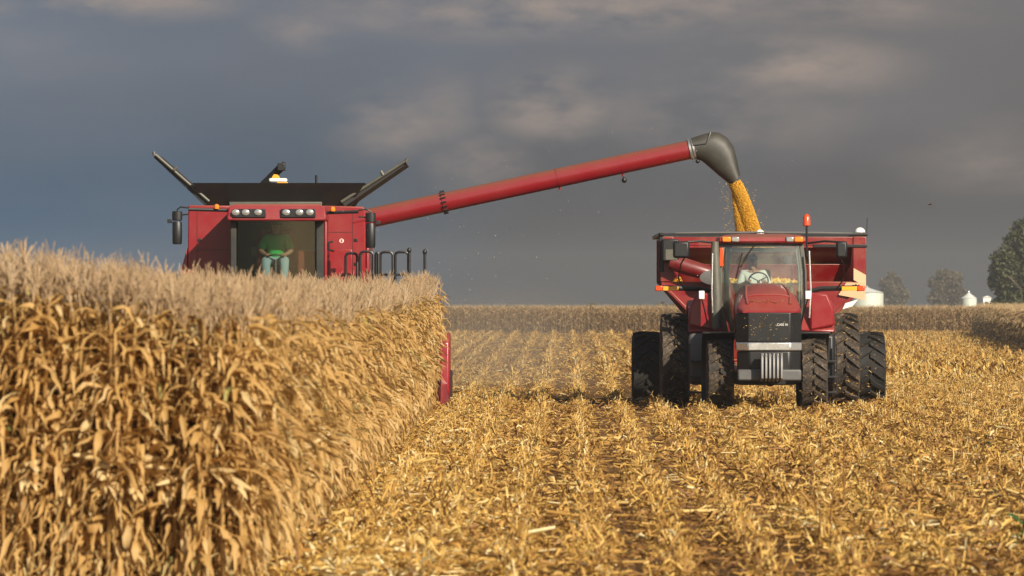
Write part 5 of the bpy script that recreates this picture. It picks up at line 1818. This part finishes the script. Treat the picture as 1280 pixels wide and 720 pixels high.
for x in (hx0, hx1):
    s_ = 1 if x == hx1 else -1
    zt_h = cz(415.5, HD)
    g = MB()
    x0, x1 = (x - 0.22, x) if s_ > 0 else (x, x + 0.22)
    g.prism([(HD + 1.8, 0.35), (HD + 1.8, zt_h - 0.1), (HD + 1.5, zt_h), (HD + 0.25, zt_h - 0.02), (HD + 0.02, zt_h - 0.18), (HD - 0.15, 0.32), (HD + 0.1, 0.16)], 'x', x0, x1)
    ep = g.build('end_panel', M['red'], head, 0.05)
    g = MB().box(x1 + 0.003 if s_ > 0 else x0 - 0.033, x1 + 0.033 if s_ > 0 else x0 - 0.003, HD + 0.2, HD + 1.75, 0.22, 0.75)
    g.build('skid_plate', M['black'], ep)
g = MB().box(KX - 0.6, KX + 0.6, HD + 1.75, BD + 0.3, 0.7, 1.4)
g.build('feeder_house', M['red_dusty'], cb, 0.03)

# ------------------------------------------------------------------ small plants, chaff in the air


def weed(px, py, size, n, label, tall=1.0):
    dd = EYE * F / (py - 391.0)
    x = cx(px, dd)
    q = QM()
    rod(q, [(0, 0, 0), (0.02, 0.01, size * 0.8 * tall)], 0.008, 0.004, 4, 0.4)
    st_ = q.arrays()
    q = QM()
    for k in range(n):
        az = random.uniform(0, 6.28)
        z = random.uniform(0.05, 0.85) * size * tall
        strip(q, (0, 0, z), az, random.uniform(0.5, 0.9) * size, random.uniform(0.12, 0.2) * size, random.uniform(0.3, 1.2), random.uniform(-0.7, 0.3), 0.5, random.gauss(0, 0.5), 0.2, 4, random.random(), 2, random.gauss(0, 0.4))
    o = empty('weed', (x, dd, 0), label, 'weed')
    link('stem', np_mesh('stem', *st_, M['weed']), o)
    link('leaves', np_mesh('leaves', *q.arrays(), M['weed']), o)


weed(1236, 572, 0.20, 16, 'larger bright green weed tuft in the stubble at the right')
weed(1246, 543, 0.15, 12, 'smaller green weed tuft just beyond the larger one at the right')
weed(1278, 556, 0.16, 10, 'green weed cut off by the right edge of the picture')
weed(1280, 700, 0.26, 9, 'dark green leafy weed low in the right corner', 1.3)
weed(745, 535, 0.12, 9, 'small green weed in the stubble left of the tractor')
weed(602, 470, 0.25, 12, 'faint green weed far off right of the corn head')
weed(350, 670, 0.2, 8, 'green weed at the foot of the standing corn')
# bent tall stalks left standing in the stubble
for px, py, hgt, lean, label in ((1057, 640, 0.75, -0.02, 'thin tall brown stalk standing alone in the stubble ahead of the right wheels'),
                                 (894, 640, 0.55, 0.05, 'broken forked stalk sticking up below the tractor')):
    dd = EYE * F / (py - 391.0)
    q = QM()
    rod(q, [(0, 0, 0), (lean, 0, hgt * 0.5), (lean * 0.3, 0, hgt)], 0.010, 0.006, 5, 0.2)
    rod(q, [(lean, 0, hgt * 0.5), (lean - 0.12, 0, hgt * 0.2)], 0.008, 0.005, 4, 0.3)
    strip(q, (lean, 0, hgt * 0.6), 0.4, 0.3, 0.03, -0.5, -1.4, 0.4, 0.5, 0.2, 4, 0.25, 1)
    strip(q, (lean, 0, hgt * 0.4), 2.8, 0.3, 0.035, -0.3, -1.4, 0.4, 0.5, 0.2, 4, 0.3, 1)
    o = link('broken_stalk', np_mesh('broken_stalk', *q.arrays(), M['litter']))
    o.location = (cx(px, dd), dd, 0)
    tag(o, label, 'stalk')
q = QM()
for k in range(420):
    dd = random.uniform(108, 122)
    if random.random() < 0.6:
        px, py = random.gauss(580, 70), random.gauss(330, 60)
    else:
        px, py = random.uniform(460, 1000), random.uniform(160, 380)
    if py > 400:
        continue
    strip(q, (cx(px, dd), dd, cz(py, dd)), random.uniform(0, 6.28), random.uniform(0.012, 0.035), random.uniform(0.008, 0.016), random.uniform(-1, 1), random.uniform(-1, 1), 0.5, random.gauss(0, 1), 0.2, 2, random.uniform(0.15, 1), 1)
strip(q, (cx(1160, 112), 112, cz(256, 112)), 0.3, 0.09, 0.07, 0.3, -0.6, 0.5, 1.4, 0.2, 3, 0.0, 1)
o = link('flying_chaff', np_mesh('flying_chaff', *q.arrays(), M['chaff']))
tag(o, 'pale flecks of chaff drifting in the air behind the combine', 'chaff', None, 'stuff')


# ------------------------------------------------------------------ air
def volume_mat(name, col, dens, aniso=0.2):
    m, nt, out = new_mat(name)
    v = N(nt, 'ShaderNodeVolumePrincipled')
    v.inputs['Color'].default_value = (*col, 1)
    v.inputs['Density'].default_value = dens
    v.inputs['Anisotropy'].default_value = aniso
    L(nt, v.outputs[0], out.inputs['Volume'])
    return m


bm = bmesh.new()
bmesh.ops.create_icosphere(bm, subdivisions=4, radius=1.0)
dm = bpy.data.meshes.new('dust_cloud')
bm.to_mesh(dm)
bm.free()
dmat = volume_mat('field_dust', (0.80, 0.66, 0.50), 0.0)
nt = dmat.node_tree
tc = N(nt, 'ShaderNodeTexCoord')
gr = N(nt, 'ShaderNodeTexGradient', gradient_type='SPHERICAL')
L(nt, tc.outputs['Object'], gr.inputs['Vector'])
pw = N(nt, 'ShaderNodeMath', operation='POWER')
pw.inputs[1].default_value = 1.4
L(nt, gr.outputs['Fac'], pw.inputs[0])
ml = N(nt, 'ShaderNodeMath', operation='MULTIPLY')
ml.inputs[1].default_value = 0.05
L(nt, pw.outputs[0], ml.inputs[0])
L(nt, ml.outputs[0], [q_ for q_ in nt.nodes if q_.type == 'PRINCIPLED_VOLUME'][0].inputs['Density'])
dm.materials.append(dmat)
do = link('dust_cloud', dm)
do.location = (-0.5, 138, 0.9)
do.scale = (4.0, 17, 2.0)
tag(do, 'thin brown dust hanging just behind the corn head', 'dust', None, 'stuff')
HAZE = True
if HAZE:
    hz = MB().box(-500, 500, -40, 1900, -1.0, 22.0).build('haze', volume_mat('haze_air', (0.80, 0.78, 0.76), 0.00026), None, 0, False)
    tag(hz, 'thin grey autumn haze over the whole field', 'haze', None, 'stuff')

# ------------------------------------------------------------------ sky, sun, camera
SUN = Vector((0.46, -0.76, 0.46)).normalized()
w = bpy.data.worlds.new('World')
S.world = w
w.use_nodes = True
nt = w.node_tree
for n_ in list(nt.nodes):
    nt.nodes.remove(n_)
out = N(nt, 'ShaderNodeOutputWorld')
sky = N(nt, 'ShaderNodeTexSky', sky_type='NISHITA')
sky.sun_disc = False
sky.sun_elevation = math.asin(SUN.z)
sky.sun_rotation = math.atan2(SUN.x, SUN.y)
bgs = N(nt, 'ShaderNodeBackground')
bgs.inputs['Strength'].default_value = 0.06
L(nt, sky.outputs[0], bgs.inputs[0])
tc = N(nt, 'ShaderNodeTexCoord')
sep = N(nt, 'ShaderNodeSeparateXYZ')
L(nt, tc.outputs['Generated'], sep.inputs[0])
# storm deck in the north: blue-grey at the west, grey in the middle, warm ragged cloud higher up
rx = N(nt, 'ShaderNodeMapRange')
rx.inputs['From Min'].default_value = -0.10
rx.inputs['From Max'].default_value = 0.10
L(nt, sep.outputs['X'], rx.inputs['Value'])
low = ramp(nt, [(0.0, (0.018, 0.074, 0.145)), (0.25, (0.033, 0.075, 0.124)), (0.52, (0.050, 0.054, 0.060)), (1.0, (0.070, 0.073, 0.076))])
high = ramp(nt, [(0.0, (0.100, 0.122, 0.155)), (0.4, (0.100, 0.114, 0.138)), (0.75, (0.108, 0.108, 0.114)), (1.0, (0.112, 0.107, 0.109))])
L(nt, rx.outputs[0], low.inputs['Fac'])
L(nt, rx.outputs[0], high.inputs['Fac'])
mp = N(nt, 'ShaderNodeMapping')
mp.inputs['Scale'].default_value = (1.0, 1.0, 2.6)
L(nt, tc.outputs['Generated'], mp.inputs['Vector'])
nz = noise(nt, 14, 6, 0.55, mp.outputs[0])
wob = N(nt, 'ShaderNodeMath', operation='MULTIPLY_ADD')
L(nt, nz.outputs['Fac'], wob.inputs[0])
wob.inputs[1].default_value = 0.03
L(nt, sep.outputs['Z'], wob.inputs[2])
rz = N(nt, 'ShaderNodeMapRange', interpolation_type='SMOOTHSTEP')
rz.inputs['From Min'].default_value = 0.025
rz.inputs['From Max'].default_value = 0.062
L(nt, wob.outputs[0], rz.inputs['Value'])
m1 = N(nt, 'ShaderNodeMix', data_type='RGBA')
L(nt, rz.outputs[0], m1.inputs[0])
L(nt, low.outputs[0], m1.inputs[6])
L(nt, high.outputs[0], m1.inputs[7])
# large soft variation
nl_ = noise(nt, 9, 3, 0.5, mp.outputs[0])
v1 = N(nt, 'ShaderNodeMapRange')
v1.inputs['From Min'].default_value = 0.3
v1.inputs['From Max'].default_value = 0.7
v1.inputs['To Min'].default_value = 0.86
v1.inputs['To Max'].default_value = 1.14
L(nt, nl_.outputs['Fac'], v1.inputs['Value'])
m2 = N(nt, 'ShaderNodeMix', data_type='RGBA', blend_type='MULTIPLY')
m2.inputs[0].default_value = 1.0
L(nt, m1.outputs[2], m2.inputs[6])
L(nt, v1.outputs[0], m2.inputs[7])
# pale ragged patches of lit cloud, each at its own bearing and height in the sky
npt = noise(nt, 42, 5, 0.6, mp.outputs[0])
pr = N(nt, 'ShaderNodeMapRange')
pr.inputs['From Min'].default_value = 0.36
pr.inputs['From Max'].default_value = 0.62
L(nt, npt.outputs['Fac'], pr.inputs['Value'])
acc = None
for bx_, bz_, rx_, rz__, st_ in ((0.0071, 0.0373, 0.010, 0.0062, 0.85), (-0.0057, 0.0266, 0.009, 0.0045, 0.5), (-0.0214, 0.0337, 0.010, 0.0055, 0.6),
                                 (0.0514, 0.0441, 0.017, 0.0055, 0.7), (-0.0379, 0.0504, 0.007, 0.0035, 0.6), (-0.073, 0.0553, 0.022, 0.003, 0.8),
                                 (0.0086, 0.0541, 0.040, 0.0045, 0.9), (0.055, 0.0541, 0.026, 0.0035, 0.6), (0.086, 0.0273, 0.016, 0.006, 0.35),
                                 (0.037, 0.0359, 0.024, 0.007, 0.4), (-0.0129, 0.0359, 0.007, 0.006, 0.4), (-0.09, 0.047, 0.02, 0.008, 0.15)):
    vm = N(nt, 'ShaderNodeVectorMath', operation='SUBTRACT')
    L(nt, tc.outputs['Generated'], vm.inputs[0])
    vm.inputs[1].default_value = (bx_, 0, bz_)
    vs_ = N(nt, 'ShaderNodeVectorMath', operation='MULTIPLY')
    L(nt, vm.outputs[0], vs_.inputs[0])
    vs_.inputs[1].default_value = (1 / rx_, 0, 1 / rz__)
    le = N(nt, 'ShaderNodeVectorMath', operation='LENGTH')
    L(nt, vs_.outputs[0], le.inputs[0])
    fo = N(nt, 'ShaderNodeMapRange', interpolation_type='SMOOTHSTEP')
    fo.inputs['From Min'].default_value = 1.7
    fo.inputs['From Max'].default_value = 0.0
    fo.inputs['To Max'].default_value = st_
    L(nt, le.outputs['Value'], fo.inputs['Value'])
    if acc is None:
        acc = fo.outputs[0]
    else:
        ac = N(nt, 'ShaderNodeMath', operation='MAXIMUM')
        L(nt, acc, ac.inputs[0])
        L(nt, fo.outputs[0], ac.inputs[1])
        acc = ac.outputs[0]
pm = N(nt, 'ShaderNodeMath', operation='MULTIPLY')
L(nt, pr.outputs[0], pm.inputs[0])
L(nt, acc, pm.inputs[1])
m3 = N(nt, 'ShaderNodeMix', data_type='RGBA')
L(nt, pm.outputs[0], m3.inputs[0])
L(nt, m2.outputs[2], m3.inputs[6])
m3.inputs[7].default_value = (0.29, 0.232, 0.195, 1)
bgc = N(nt, 'ShaderNodeBackground')
L(nt, m3.outputs[2], bgc.inputs[0])
mk = N(nt, 'ShaderNodeMapRange', interpolation_type='SMOOTHSTEP')
mk.inputs['From Min'].default_value = 0.1
mk.inputs['From Max'].default_value = 0.6
L(nt, sep.outputs['Y'], mk.inputs['Value'])
ms = N(nt, 'ShaderNodeMixShader')
L(nt, mk.outputs[0], ms.inputs[0])
L(nt, bgs.outputs[0], ms.inputs[1])
L(nt, bgc.outputs[0], ms.inputs[2])
L(nt, ms.outputs[0], out.inputs[0])

ld = bpy.data.lights.new('sun', 'SUN')
ld.energy = 5.0
ld.angle = math.radians(0.5)
ld.color = (1.0, 0.90, 0.74)
lo = bpy.data.objects.new('sun', ld)
COL.objects.link(lo)
lo.rotation_euler = SUN.to_track_quat('Z', 'Y').to_euler()
lo.location = (60, -60, 60)

cam = bpy.data.cameras.new('camera')
cam.sensor_width = 36.0
cam.lens = F / 1280.0 * 36.0
cam.clip_start = 1.0
cam.clip_end = 12000
cam.dof.use_dof = True
cam.dof.focus_distance = 109
cam.dof.aperture_fstop = 6.3
co = bpy.data.objects.new('camera', cam)
COL.objects.link(co)
co.location = (0, 0, EYE)
co.rotation_euler = (PI / 2 + math.atan(31.0 / F), 0, 0)
S.camera = co

S.render.engine = 'CYCLES'
S.cycles.use_denoising = True
S.cycles.max_bounces = 10
S.cycles.diffuse_bounces = 6
S.cycles.transparent_max_bounces = 12
S.cycles.volume_bounces = 0
S.view_settings.view_transform = 'Standard'
S.view_settings.look = 'None'
S.view_settings.exposure = 0.48
S.view_settings.gamma = 1.0
